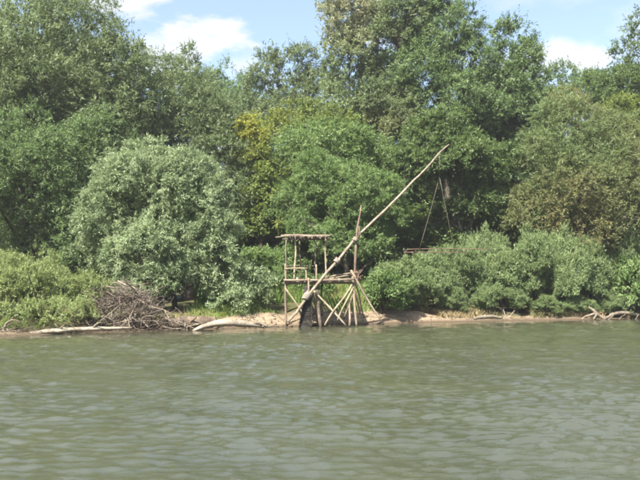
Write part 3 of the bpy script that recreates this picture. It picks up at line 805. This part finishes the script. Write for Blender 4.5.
# bleached log under the silver willow
root, b = log('bleached_log', [at(193, 331.5, 25.75), at(206, 325.5, 25.85), at(222, 322.8, 26.0), at(240, 323.2, 26.3), at(256, 325, 26.6), at(264, 327, 26.8)],
              [0.06, 0.105, 0.145, 0.135, 0.10, 0.05], 'driftwood', 'thick pale bleached log humped at the water edge under the silver willow', 'log', seed=1, rough=0.085)
stub(root, b, at(252, 324, 26.5), at(268, 326.5, 26.6), 0.07, 0.03, 'driftwood', 5)
stub(root, b, at(262, 326, 26.6), at(279, 327.2, 26.9), 0.045, 0.02, 'driftwood', 6)
root, b = log('dark_log', [at(168, 325, 26.6), at(182, 324, 26.7), at(200, 322.5, 26.9), at(216, 321.0, 27.2)], [0.24, 0.25, 0.22, 0.15], 'wetlog',
              'dark wet log lying between the dead branches and the pale log', 'log', seed=2, rough=0.07)
stub(root, b, at(190, 323, 26.6), at(196, 316, 26.4), 0.05, 0.02, 'wetlog', 8)
root, b = log('stranded_driftwood', [at(24, 335, 23.55), at(40, 331.8, 23.85), at(58, 331.0, 23.95), at(76, 329.5, 24.1), at(96, 329.0, 24.3), at(116, 328.5, 24.6), at(132, 327.8, 24.9)],
              [0.03, 0.075, 0.085, 0.075, 0.07, 0.055, 0.035], 'driftwood', 'long thin pale trunk along the waterline below the yellow-green bush', 'driftwood', seed=3, sides=10, rough=0.10)
for k, (x0, y0, x1, y1) in enumerate([(40, 331, 33, 335), (58, 331, 64, 325), (92, 329, 101, 322), (75, 329, 70, 324)]):
    stub(root, b, at(x0, y0, 23.85 + 0.009 * (x0 - 40)), at(x1, y1, 23.7 + .009 * (x0 - 40)), 0.04, 0.015, 'driftwood', 20 + k)
root, b = log('arched_branch', [at(2, 335, 23.4), at(5, 324, 23.5), at(11, 319.5, 23.5), at(20, 321, 23.6), at(23, 328, 23.7)], [0.035, 0.03, 0.028, 0.022, 0.015], 'driftwood',
              'thin arched dead branch below the yellow-green bush, end in the water', 'branch', seed=4, sides=7)
stub(root, b, at(5, 325, 23.5), at(10, 335, 23.4), 0.035, 0.02, 'driftwood', 31); stub(root, b, at(4, 328, 23.5), at(-4, 322, 23.6), 0.03, 0.012, 'driftwood', 32)
# driftwood on the right
root, b = log('forked_driftwood', [at(603, 318.2, 35.2), at(597, 314, 35.2), at(592, 309, 35.2), at(588.5, 307.5, 35.3)], [0.075, 0.08, 0.06, 0.03], 'driftwood',
              'forked bleached driftwood lying on the bank under the right-hand shrubs', 'driftwood', seed=5, sides=8)
stub(root, b, at(596, 313, 35.2), at(582, 319.5, 34.6), 0.065, 0.04, 'driftwood', 41); stub(root, b, at(596, 313.5, 35.2), at(593.5, 319.5, 34.7), 0.06, 0.035, 'driftwood', 42)
stub(root, b, at(592, 309.5, 35.2), at(589, 305, 35.4), 0.03, 0.012, 'driftwood', 43)
root, b = log('grey_root_log', [at(604, 319.5, 35.1), at(613, 314, 35.5), at(624, 313, 35.9), at(636, 315, 36.2), at(650, 317, 36.6)], [0.04, 0.08, 0.10, 0.09, 0.05], 'driftwood',
              'low grey rooty log beside the forked driftwood', 'log', seed=6, sides=10, rough=0.12)
for k in (0, 1, 3, 6):
    x = 606 + k * 5
    stub(root, b, at(x + 4, 313.5, 35.5 + k * .12), at(x - 2, 319.5, 35.0 + k * .12), 0.022, 0.010, 'driftwood', 50 + k, 'root')
root, b = log('half_buried_log', [at(474, 318.5, 32.6), at(482, 316.8, 32.8), at(492, 316.5, 33.1), at(502, 318, 33.4)], [0.06, 0.09, 0.09, 0.05], 'driftwood',
              'short pale log half buried in the sandy bank under the shrubs', 'log', seed=7, sides=9)
root, b = log('forked_stick', [at(507, 319.5, 33.0), at(504.5, 314, 33.1), at(503.5, 309.5, 33.2)], [0.035, 0.03, 0.015], 'driftwood', 'small pale V-shaped stick beside the half-buried log', 'driftwood', seed=8, sides=6, n=8)
stub(root, b, at(507, 318.5, 33.0), at(515, 310.5, 33.2), 0.03, 0.012, 'driftwood', 61)

# the heap of dead branches: a fallen tree's crown washed ashore
cx_, cyy = ypx(135, 0.9)
base = np.array((cx_, cyy, float(ground_z(cx_, cyy))))
heap = thing('dead_branch_heap', base, 'tangled heap of dead grey branches washed up between bush and silver willow', 'branch heap')
r = np.random.default_rng(77)
def heap_top(px): return np.interp(px, [72, 84, 95, 108, 122, 136, 148, 160, 172, 184], [320, 312, 302, 288, 281, 290, 299, 306, 316, 324])
tw = Tubes(); cnt = 0
for i in range(150):
    px = 128 + 26 * r.normal(); px = min(max(px, 76), 184); tp = heap_top(px)
    py = r.uniform(tp, 326); Y = 26.0 + 0.006 * (px - 100) + r.uniform(-0.75, 0.9) * (1 - 0.2 * (326 - py) / 45)
    c = at(px, py, Y)
    a = r.normal(0, 1, 3) * np.array([1, 0.7, 0.55]); a /= np.linalg.norm(a)
    ln = r.uniform(0.5, 1.7)
    p0, p1 = c - a * ln / 2, c + a * ln / 2
    top_z = at(px, tp - 3, Y)[2]
    for p in (p0, p1):
        p[2] = min(max(p[2], 0.02), top_z + 0.08)
    rad = r.uniform(0.012, 0.034)
    tb = Tubes().add(stick_path(p0, p1, 8, 0.07, 400 + i), [rad, rad * 0.35], 6, 0.08, i)
    # forks
    for f in range(r.integers(1, 4)):
        q = p0 + (p1 - p0) * r.uniform(0.3, 0.9)
        e = q + (a + r.normal(0, 0.6, 3)) * ln * r.uniform(0.2, 0.4); e[2] = min(max(e[2], 0.02), top_z + 0.12)
        tb.add(stick_path(q, e, 5, 0.08, 900 + i * 5 + f), [rad * 0.6, rad * 0.2], 5, 0.05, i)
    new_obj('branch', tb.mesh('branch', base), M['driftwood' if i % 3 == 0 else 'deadtwig'], heap)
    for f in range(6):
        q = c + r.normal(0, 0.28, 3); e = q + r.normal(0, 0.25, 3)
        q[2] = max(q[2], .03); e[2] = min(max(e[2], .03), top_z + 0.1)
        tw.add(stick_path(q, e, 4, 0.1, 2000 + i * 9 + f), [0.008, 0.004], 4, 0.0, i)
new_obj('twigs', tw.mesh('twigs', base), M['deadtwig'], heap, kind='stuff')
for k, (pts, rad) in enumerate([([(118, 281, 26.2), (126, 285, 26), (133, 287, 25.8), (137, 290, 25.7)], .035), ([(150, 300, 26), (153, 291, 25.9), (157, 288.5, 25.9), (160, 296, 25.9)], .022),
                                ([(113, 326, 25.4), (111, 318, 25.4), (112, 312, 25.5)], .03), ([(141, 327, 25.5), (142, 318, 25.5), (147, 316, 25.5), (158, 316, 25.6)], .028), ([(128, 327, 25.4), (125, 319, 25.5)], .03)]):
    P_ = np.array([at(*p) for p in pts])
    new_obj('branch', Tubes().add(P_, [rad, rad * 0.5], 7, 0.06, k).mesh('branch', base), M['driftwood'], heap, label='pale bleached branch')
rb = Tubes().add(np.array([at(112, 326, 26.4), at(125, 323, 26.3), at(145, 323, 26.3), at(172, 325, 26.6)]), [0.12, 0.22, 0.2, 0.1], 12, 0.12, 3)
new_obj('trunk', rb.mesh('trunk', base), M['wetlog'], heap)

# litter on the bank: clods, pebbles, washed-up sticks
r = np.random.default_rng(61)
tw = Tubes()
for i in range(420):
    x = r.uniform(-11, 14); d = abs(r.normal(0.35, 0.45)) + 0.06; y = float(shore_y(x)) + d; z = float(ground_z(x, y))
    a = r.uniform(0, 3.14); ln = r.uniform(0.05, 0.32)
    v = np.array([math.cos(a), math.sin(a) * 0.8, r.normal(0, 0.18)]) * ln
    c = np.array([x, y, z + 0.012])
    tw.add(stick_path(c - v, c + v, 4, 0.08, 5000 + i), [r.uniform(0.006, 0.016), 0.004], 5, 0.05, i)
for i in range(110):
    x = r.uniform(-13, -5.2); d = abs(r.normal(0.12, 0.22)) + 0.02; y = float(shore_y(x)) + d; z = float(ground_z(x, y))
    a = r.normal(0, 0.7); ln = r.uniform(0.12, 0.5)
    v = np.array([math.cos(a), math.sin(a) * 0.5, abs(r.normal(0, 0.35))]) * ln
    c = np.array([x, y, max(z, 0) + 0.02])
    tw.add(stick_path(c - v * np.array([1, 1, 0]), c + v, 6, 0.10, 7000 + i), [r.uniform(0.010, 0.024), 0.005], 5, 0.05, i)
new_obj('washed_up_sticks', tw.mesh('washed_up_sticks'), M['deadtwig'], kind='stuff', label='small washed-up sticks littering the sandy bank', category='sticks')
def blob(r, n=7):
    V = []; rings = 5
    for i in range(rings):
        ph = math.pi * i / (rings - 1)
        for j in range(n):
            th = 2 * math.pi * j / n
            q = 1 + 0.22 * r.normal()
            V.append((q * math.sin(ph) * math.cos(th), q * math.sin(ph) * math.sin(th) * 0.8, 0.6 * math.cos(ph)))
    return np.array(V), grid_ring(rings, n)
def grid_ring(rings, n):
    return np.array([(i * n + j, (i + 1) * n + j, (i + 1) * n + (j + 1) % n, i * n + (j + 1) % n) for i in range(rings - 1) for j in range(n)])
VV = []; FF = []; nb_ = 0
for i in range(260):
    x = r.uniform(-10, 13) if i > 90 else r.uniform(-3.5, 2.5); d = abs(r.normal(0.25, 0.4)) + 0.02; y = float(shore_y(x)) + d; z = float(ground_z(x, y))
    V, Fq = blob(r); V = V * np.exp(r.normal(-3.2, 0.5)) + np.array([x, y, z])
    VV.append(V); FF.append(Fq + nb_); nb_ += len(V)
new_obj('earth_clods', mesh_np('earth_clods', np.vstack(VV), np.vstack(FF), {'inland': np.full(nb_, 0.2)}, True), M['ground'], kind='stuff', label='small clods of earth broken off the sandy bank', category='clods')

# ------------------------------------------------------------------ the fishing platform on stilts
YF, YB = 28.6, 30.3       # front and back edge of the deck
hb = at_z(318, 326, 0.0); hb = np.array((at(318, 326, 29.2)[0], 29.2, 0.0))
hut = thing('fishing_platform', hb, 'rickety roofed wooden fishing platform on crooked stilts at the sandy bank', 'fishing platform')
def hp(name, a, b, r0, r1, mat='post', bend=0.012, **kw):
    """a, b: (px, py, Y)"""
    return pole(name, hut, at(*a), at(*b), r0, r1, M[mat], bend, **kw)
DZ = at(300, 281, YF)[2]
# deck beams and planks
hp('deck_beam', (283.5, 283.0, YF + 0.12), (354.5, 282.2, YF + 0.12), 0.055, 0.05, 'darkwood', 0.004)
hp('deck_beam', (284.5, 283.4, YB - 0.15), (352, 282.6, YB - 0.15), 0.055, 0.05, 'darkwood', 0.004)
x0, x1 = at(284, 281, YF)[0], at(352.5, 281, YF)[0]
npl = 17
pw = (x1 - x0) / npl
r = np.random.default_rng(5)
for i in range(npl):
    xa = x0 + i * pw + 0.006; xb = xa + pw - 0.012
    fy = YF - 0.02 + r.uniform(-0.06, 0.05); by = YB + r.uniform(-0.1, 0.12); zt = DZ + r.uniform(-0.012, 0.014); th = 0.05 + r.uniform(-.008, .012)
    sk = r.uniform(-0.02, 0.02)
    V = np.array([(xa, fy, zt - th), (xb, fy, zt - th), (xb + sk, by, zt - th), (xa + sk, by, zt - th), (xa + .004, fy + .004, zt), (xb - .004, fy + .004, zt), (xb + sk, by, zt), (xa + sk, by, zt)]) - hb
    new_obj('deck_plank', mesh_np('deck_plank', V, np.array([(0, 3, 2, 1), (4, 5, 6, 7), (0, 1, 5, 4), (1, 2, 6, 5), (2, 3, 7, 6), (3, 0, 4, 7)])), M['plank'], hut)
hp('edge_pole', (283.6, 280.2, YF - 0.08), (322, 280.4, YF - 0.08), 0.040, 0.036, 'plank', 0.004)
hp('edge_pole', (320, 280.3, YF - 0.10), (354, 279.2, YF - 0.10), 0.058, 0.05, 'pole', 0.006)
hp('loose_pole', (325, 278.2, YF + 0.35), (356.5, 272.2, YF + 0.25), 0.035, 0.024, 'pole', 0.012)
hp('loose_pole', (329, 278.6, YF + 0.8), (352, 275, YF + 0.7), 0.03, 0.02, 'pole', 0.012)
# railings and roof posts
hp('railing_post', (285.6, 282, YF), (285.3, 263.6, YF), 0.040, 0.036)
hp('railing_post', (306.2, 282, YF), (305.6, 268.8, YF), 0.036, 0.034)
hp('railing_post', (316.4, 281, YF), (316.1, 264.6, YF), 0.036, 0.033)
hp('railing', (285.0, 268.8, YF - 0.05), (307.2, 268.4, YF - 0.05), 0.030, 0.027)
hp('railing', (285.4, 268.4, YF + 0.02), (286.5, 267.0, YB - 0.1), 0.028, 0.026)
hp('railing', (286.5, 266.0, YB - 0.12), (315.5, 265.8, YB - 0.12), 0.028, 0.026, 'darkwood')
hp('roof_post', (294.3, 281, YF + 0.1), (294.8, 237.6, YF + 0.1), 0.036, 0.032)
hp('roof_post', (326.3, 281, YF + 0.1), (325.7, 238.2, YF + 0.1), 0.036, 0.030)
hp('roof_post', (299.6, 282, YB - 0.05), (299.6, 238.6, YB - 0.05), 0.034, 0.030, 'darkwood')
hp('roof_post', (315.8, 282, YB - 0.05), (315.4, 238.4, YB - 0.05), 0.045, 0.04, 'darkwood')
hp('roof_post', (285.8, 282, YB - 0.05), (286.2, 239.6, YB - 0.05), 0.028, 0.024, 'darkwood')
# roof: two beams, cross sticks, long poles laid over
hp('roof_beam', (290, 238.0, YF + 0.1), (330, 238.4, YF + 0.1), 0.036, 0.03, 'darkwood', 0.006)
hp('roof_beam', (283, 239.2, YB - 0.05), (325, 239.2, YB - 0.05), 0.036, 0.03, 'darkwood', 0.006)
r = np.random.default_rng(9)
for i in range(15):
    q = 0.05 + 0.93 * i / 14
    pxa = 285.5 + q * 42
    hp('roof_pole', (pxa + r.uniform(-1, 1), 236.6 + r.uniform(-0.4, 0.3), YF - 0.25 + r.uniform(-.1, .1)), (pxa + 0.5 + r.uniform(-1, 1), 238.4 + r.uniform(-0.4, 0.2), YB + 0.2), 0.042, 0.036, 'darkwood', 0.006, sides=7, n=5)
for i, (xa, ya, xb, yb, Y) in enumerate([(275.5, 237.4, 292, 235.2, YF - 0.2), (281, 235.6, 309, 235.4, YF - 0.1), (296, 235.2, 329.5, 236.0, YF - 0.15), (318, 235.4, 332.2, 235.0, YF + 0.1), (284, 235.2, 326, 234.9, YF + 0.55), (287, 236.0, 328, 236.0, YB - 0.2)]):
    hp('roof_stick', (xa, ya, Y), (xb, yb, Y), 0.030, 0.022, 'pole' if i in (0, 3) else 'plank', 0.012)
# stilts and braces
GB = 327.5
hp('stilt', (285.6, 284, YF + 0.1), (286.4, 325, YF - 0.0), 0.036, 0.045, 'plank', 0.012)
hp('stilt', (316.6, 284, YF + 0.3), (320.6, GB, YF - 0.2), 0.060, 0.075, 'darkwood', 0.012)
hp('stilt', (313.5, 284, YF + 0.1), (318.8, 326, YF + 0.5), 0.042, 0.05, 'post', 0.015)
hp('stilt', (352.6, 276, YF + 0.15), (357.0, GB, YF - 0.1), 0.045, 0.052, 'post', 0.012)
hp('stilt', (353.5, 282, YB - 0.2), (355, 317, YB - 0.1), 0.045, 0.05, 'darkwood', 0.012)
hp('stilt', (286, 284, YB - 0.1), (286.2, 316, YB - 0.1), 0.045, 0.05, 'darkwood', 0.012)
hp('stilt', (322, 284, YB - 0.1), (322, 316, YB - 0.1), 0.045, 0.05, 'darkwood', 0.012)
hp('brace', (285.2, 288.2, YF - 0.05), (311, 325.6, YF - 0.25), 0.036, 0.036, 'post', 0.008)
hp('brace', (313.2, 290.5, YF - 0.02), (346, 325.6, YF - 0.3), 0.042, 0.038, 'post', 0.012)
hp('brace', (352, 284.6, YF - 0.1), (324.8, 325.2, YF - 0.35), 0.040, 0.046, 'post', 0.012)
hp('brace', (353.2, 288, YF + 0.1), (337.2, 321.5, YF + 0.2), 0.036, 0.042, 'post', 0.015)
hp('brace', (351, 270.2, YF - 0.2), (383.8, 324.8, YF + 0.05), 0.040, 0.036, 'post', 0.012)
hp('brace', (353.4, 290, YF - 0.02), (360.4, 314.0, YF + 0.5), 0.038, 0.042, 'redtwig', 0.02)
hp('brace', (349.5, 300, YF + 0.1), (349.4, 326, YF - 0.1), 0.040, 0.052, 'plank', 0.012)
hp('brace', (354, 291, YF + 0.25), (344, 319, YF + 0.9), 0.034, 0.04, 'post', 0.02)
hp('brace', (326, 303, YF + 0.1), (307.5, 318.5, YF + 0.9), 0.030, 0.034, 'plank', 0.02)
hp('brace', (355.5, 284, YF + 0.5), (364.5, 318, YF + 0.9), 0.030, 0.036, 'plank', 0.02)
hp('brace', (310, 300, YF + 0.1), (317.5, 322.5, YF + 0.3), 0.028, 0.030, 'redtwig', 0.02)
# the tall pivot post with its crooked top
Pp = np.array([at(354.8, 284, 29.0), at(355.2, 262, 29.0), at(356.2, 241, 29.0), at(357.6, 226, 28.98), at(360, 214, 29.0), at(361.2, 205, 29.0)])
new_obj('pivot_post', Tubes().add(Pp, [0.062, 0.058, 0.06, 0.045, 0.034, 0.022], 8, 0.09, 4).mesh('pivot_post', hb), M['plank'], hut)
Pp = np.array([at(356.4, 243, 28.95), at(359.6, 232, 28.9), at(358.8, 226, 28.9)])
new_obj('pivot_prong', Tubes().add(Pp, [0.035, 0.022], 7, 0.09, 5).mesh('pivot_prong', hb), M['plank'], hut)
# brushwood at the end of the deck
r = np.random.default_rng(15)
for i in range(16):
    c = at(356.5 + r.uniform(-3, 3), 274 + r.uniform(-4, 5), 28.7 + r.uniform(-0.2, 0.4))
    a = r.normal(0, 1, 3); a[2] = abs(a[2]) * 0.6; a /= np.linalg.norm(a)
    pole('brush_stick', hut, c - a * 0.18, c + a * 0.2, 0.016, 0.007, M['redtwig'], 0.06, 5, 5)
hp('brush_stick', (357, 277, 28.6), (362.8, 269.5, 28.5), 0.018, 0.010, 'pole', 0.03)
# pale lashings
def lashing(name, parent, origin, p, ax, rad, turns, thick, mat, seed):
    ax = np.asarray(ax, float); ax /= np.linalg.norm(ax)
    u = np.cross(ax, (0.2, 0.9, 0.3)); u /= np.linalg.norm(u); v = np.cross(ax, u)
    n = turns * 10
    t = np.linspace(0, turns * 2 * math.pi, n)
    rr = np.random.default_rng(seed)
    Pt = np.asarray(p) + u * (np.cos(t) * rad)[:, None] + v * (np.sin(t) * rad)[:, None] + ax * ((t / t[-1] - 0.5) * turns * thick * 1.7)[:, None] + rr.normal(0, 0.006, (n, 3))
    return new_obj(name, Tubes().add(Pt, [thick, thick], 5, 0.05, seed).mesh(name, origin), M[mat], parent)
lashing('lashing', hut, hb, at(356, 241, 28.98), at(356.4, 230, 29) - at(355.6, 250, 29), 0.075, 4, 0.016, 'cord', 1)
lashing('lashing', hut, hb, at(353.2, 283, 28.68), (0.05, 0, 1), 0.075, 3, 0.016, 'cord', 2)
lashing('lashing', hut, hb, at(339, 280, 28.5), (1, 0, 0), 0.068, 3, 0.014, 'rope', 3)

# dark slatted crib under the deck: a tapering column of stacked black slats
crib = None
zc = [at(300, y, YF)[2] for y in (327, 296)]
rows = 21
for i in range(rows):
    q = i / (rows - 1)
    y = 326.6 - q * 30
    xl = 299.4 + q * 5.6; xr = 311.4 + 0.5 * q
    for (ya, ex) in ((YF - 0.25, 0), (YF + 0.2, 0)):
        hp('crib_slat', (xl - .3 + r.uniform(-.3, .3), y, ya), (xr + .3 + r.uniform(-.3, .3), y + r.uniform(-.25, .25), ya), 0.034, 0.034, 'wicker', 0.004, sides=6, n=4)
    xm = (xl, xr)
    for xx in xm:
        hp('crib_slat', (xx, y - 0.9, YF - 0.33), (xx, y - 0.9, YF + 0.28), 0.032, 0.032, 'wicker', 0.004, sides=6, n=4)
hp('crib_post', (303.5, 326.8, YF - 0.02), (307, 286, YF - 0.02), 0.13, 0.10, 'wicker', 0.004, sides=10)
hp('crib_post', (307.8, 326.8, YF + 0.02), (309.6, 286, YF + 0.02), 0.13, 0.09, 'wicker', 0.004, sides=10)
hp('stub_post', (308.8, 296, YF - 0.15), (308.4, 277.8, YF - 0.15), 0.045, 0.04, 'plank', 0.01)

# ------------------------------------------------------------------ lever pole, net frame, tin
bp_pts = np.array([at(287.6, 322.5, 27.95), at(298, 310, 28.1), at(309, 294.5, 28.28), at(322, 278.6, 28.45), at(337, 261, 28.65), at(355, 239.3, 28.92), at(378, 216, 29.6),
                   at(403, 192.5, 30.6), at(420, 174.5, 31.4), at(436, 156.5, 32.2), at(449, 144.6, 32.9)])
t_ = np.linspace(0, 1, len(bp_pts)); tt = np.linspace(0, 1, 40)
Pb = np.stack([np.interp(tt, t_, bp_pts[:, j]) for j in range(3)], -1)
for _ in range(2): Pb[1:-1] = (Pb[:-2] + 2 * Pb[1:-1] + Pb[2:]) / 4
Pb += 0.022 * np.stack([np.sin(tt * 31), np.cos(tt * 23), np.sin(tt * 27 + 1)], -1) + np.random.default_rng(3).normal(0, 0.006, Pb.shape)
bb = np.array((bp_pts[0][0], bp_pts[0][1], 0.0))
boom = thing('lever_pole', bb, 'long slanting weathered lever pole resting against the forked post', 'lever pole')
new_obj('pole', Tubes().add(Pb, [0.058, 0.06, 0.058, 0.055, 0.05, 0.042, 0.032], 10, 0.06, 8).mesh('pole', bb), M['pole'], boom)
axb = bp_pts[4] - bp_pts[3]
lashing('lashing', boom, bb, at(337.2, 260.8, 28.64), axb, 0.115, 4, 0.026, 'rope', 5)
lashing('lashing', boom, bb, at(338.5, 260.4, 28.60), (1, 0.2, 0.1), 0.06, 3, 0.024, 'rope', 6)
lashing('lashing', boom, bb, at(307.6, 295.6, 28.25), axb, 0.125, 5, 0.034, 'rope', 7)
lashing('lashing', boom, bb, at(305.6, 296.4, 28.2), (0.5, 0.3, 1), 0.09, 4, 0.034, 'rope', 8)
lashing('lashing', boom, bb, at(355.2, 239.5, 28.93), axb, 0.105, 4, 0.02, 'cord', 9)

# suspended frame of crossed poles for the lift net
tip = Pb[-3] * 0.6 + Pb[-5] * 0.4
apex = at(439.5, 177, 32.6); top = at(439.6, 156, 32.25)
nb = np.array((apex[0], 32.6, float(at(440, 252, 32.6)[2])))
net = thing('lift_net_frame', nb, 'thin poled lift-net frame hanging by cords from the tip of the lever pole', 'net frame')
def npole(name, a, b, r0, r1, mat, bend=0.006, sides=6, n=6): return pole(name, net, at(*a), at(*b), r0, r1, M[mat], bend, sides, n)
npole('frame_pole', (404, 252.4, 32.0), (466, 252.6, 32.0), 0.022, 0.020, 'net_pole')
npole('frame_pole', (407, 249.4, 33.6), (489, 249.2, 33.6), 0.020, 0.017, 'net_pole')
npole('frame_pole', (405, 252.2, 31.9), (408, 249.3, 33.8), 0.020, 0.018, 'net_pole')
npole('frame_pole', (463, 252.5, 31.9), (466, 249.3, 33.8), 0.020, 0.018, 'net_pole')
new_obj('hanging_cord', Tubes().add(np.array([top, (top + apex) / 2, apex]), [0.009, 0.009], 5, 0, 1).mesh('hanging_cord', nb), M['cord'], net)
for q in ((419, 250.4, 33.6), (454.4, 249.6, 33.6)):
    a_, b_ = apex, at(*q)
    rad = 0.003 if q[0] in (405, 463.5) else 0.0085
    tt_ = np.linspace(0, 1, 6)[:, None]
    Pc = a_ + (b_ - a_) * tt_; Pc[:, 2] -= 0.05 * np.sin(tt_[:, 0] * math.pi)
    new_obj('hanging_cord', Tubes().add(Pc, [rad, rad], 5, 0, 2).mesh('hanging_cord', nb), M['cord'], net)
for k, px in enumerate((404.8, 412.5)):
    lashing('knot', net, nb, at(px, 252.5, 32.0), (1, 0, 0), 0.03, 3, 0.014, 'redtwig', 30 + k)

# a dull white tin on the deck
tl_ = at(297.2, 279.2, YF + 0.25); tl_[2] = DZ + 0.016
tin = thing('paint_tin', tl_, 'small dull white tin standing on the deck under the railing', 'tin')
def lathe(prof, n=16):
    V = []; Fq = []
    for (r_, z) in prof:
        for j in range(n):
            a = 2 * math.pi * j / n; V.append((r_ * math.cos(a), r_ * math.sin(a), z))
    for i in range(len(prof) - 1):
        for j in range(n):
            k = (j + 1) % n; Fq.append((i * n + j, i * n + k, (i + 1) * n + k, (i + 1) * n + j))
    return mesh_np('tin', np.array(V), np.array(Fq), None, True)
new_obj('can', lathe([(0.001, 0), (0.082, 0), (0.088, 0.006), (0.085, 0.02), (0.085, 0.125), (0.09, 0.132), (0.083, 0.136), (0.079, 0.125), (0.078, 0.02), (0.001, 0.018)]), M['tin'], tin)
hn = Tubes().add(np.array([(0.086 * math.cos(a), -0.02 - 0.05 * math.sin(a), 0.12 - 0.05 * math.sin(a)) for a in np.linspace(0, math.pi, 9)]), [0.004, 0.004], 5, 0, 1)
new_obj('handle', hn.mesh('handle'), M['darkwood'], tin)

# ------------------------------------------------------------------ the summer haze over the river
mz, nt, out = mat_new('summer_haze')
pv = nt.nodes.new("ShaderNodeVolumePrincipled")
pv.inputs["Color"].default_value = (0.93, 0.96, 1.0, 1); pv.inputs["Density"].default_value = 0.0005; pv.inputs["Anisotropy"].default_value = 0.2
nt.links.new(pv.outputs[0], out.inputs["Volume"])
x0, x1, y0, y1, z0, z1 = -440, 440, -320, 560, -4.5, 34
V = np.array([(x, y, z) for z in (z0, z1) for y in (y0, y1) for x in (x0, x1)], float)
new_obj('haze', mesh_np('haze', V, np.array([(0, 2, 3, 1), (4, 5, 7, 6), (0, 1, 5, 4), (2, 6, 7, 3), (0, 4, 6, 2), (1, 3, 7, 5)])), mz, kind='stuff', label='thin pale summer haze in the air over the river', category='haze')
cy.volume_bounces = 0
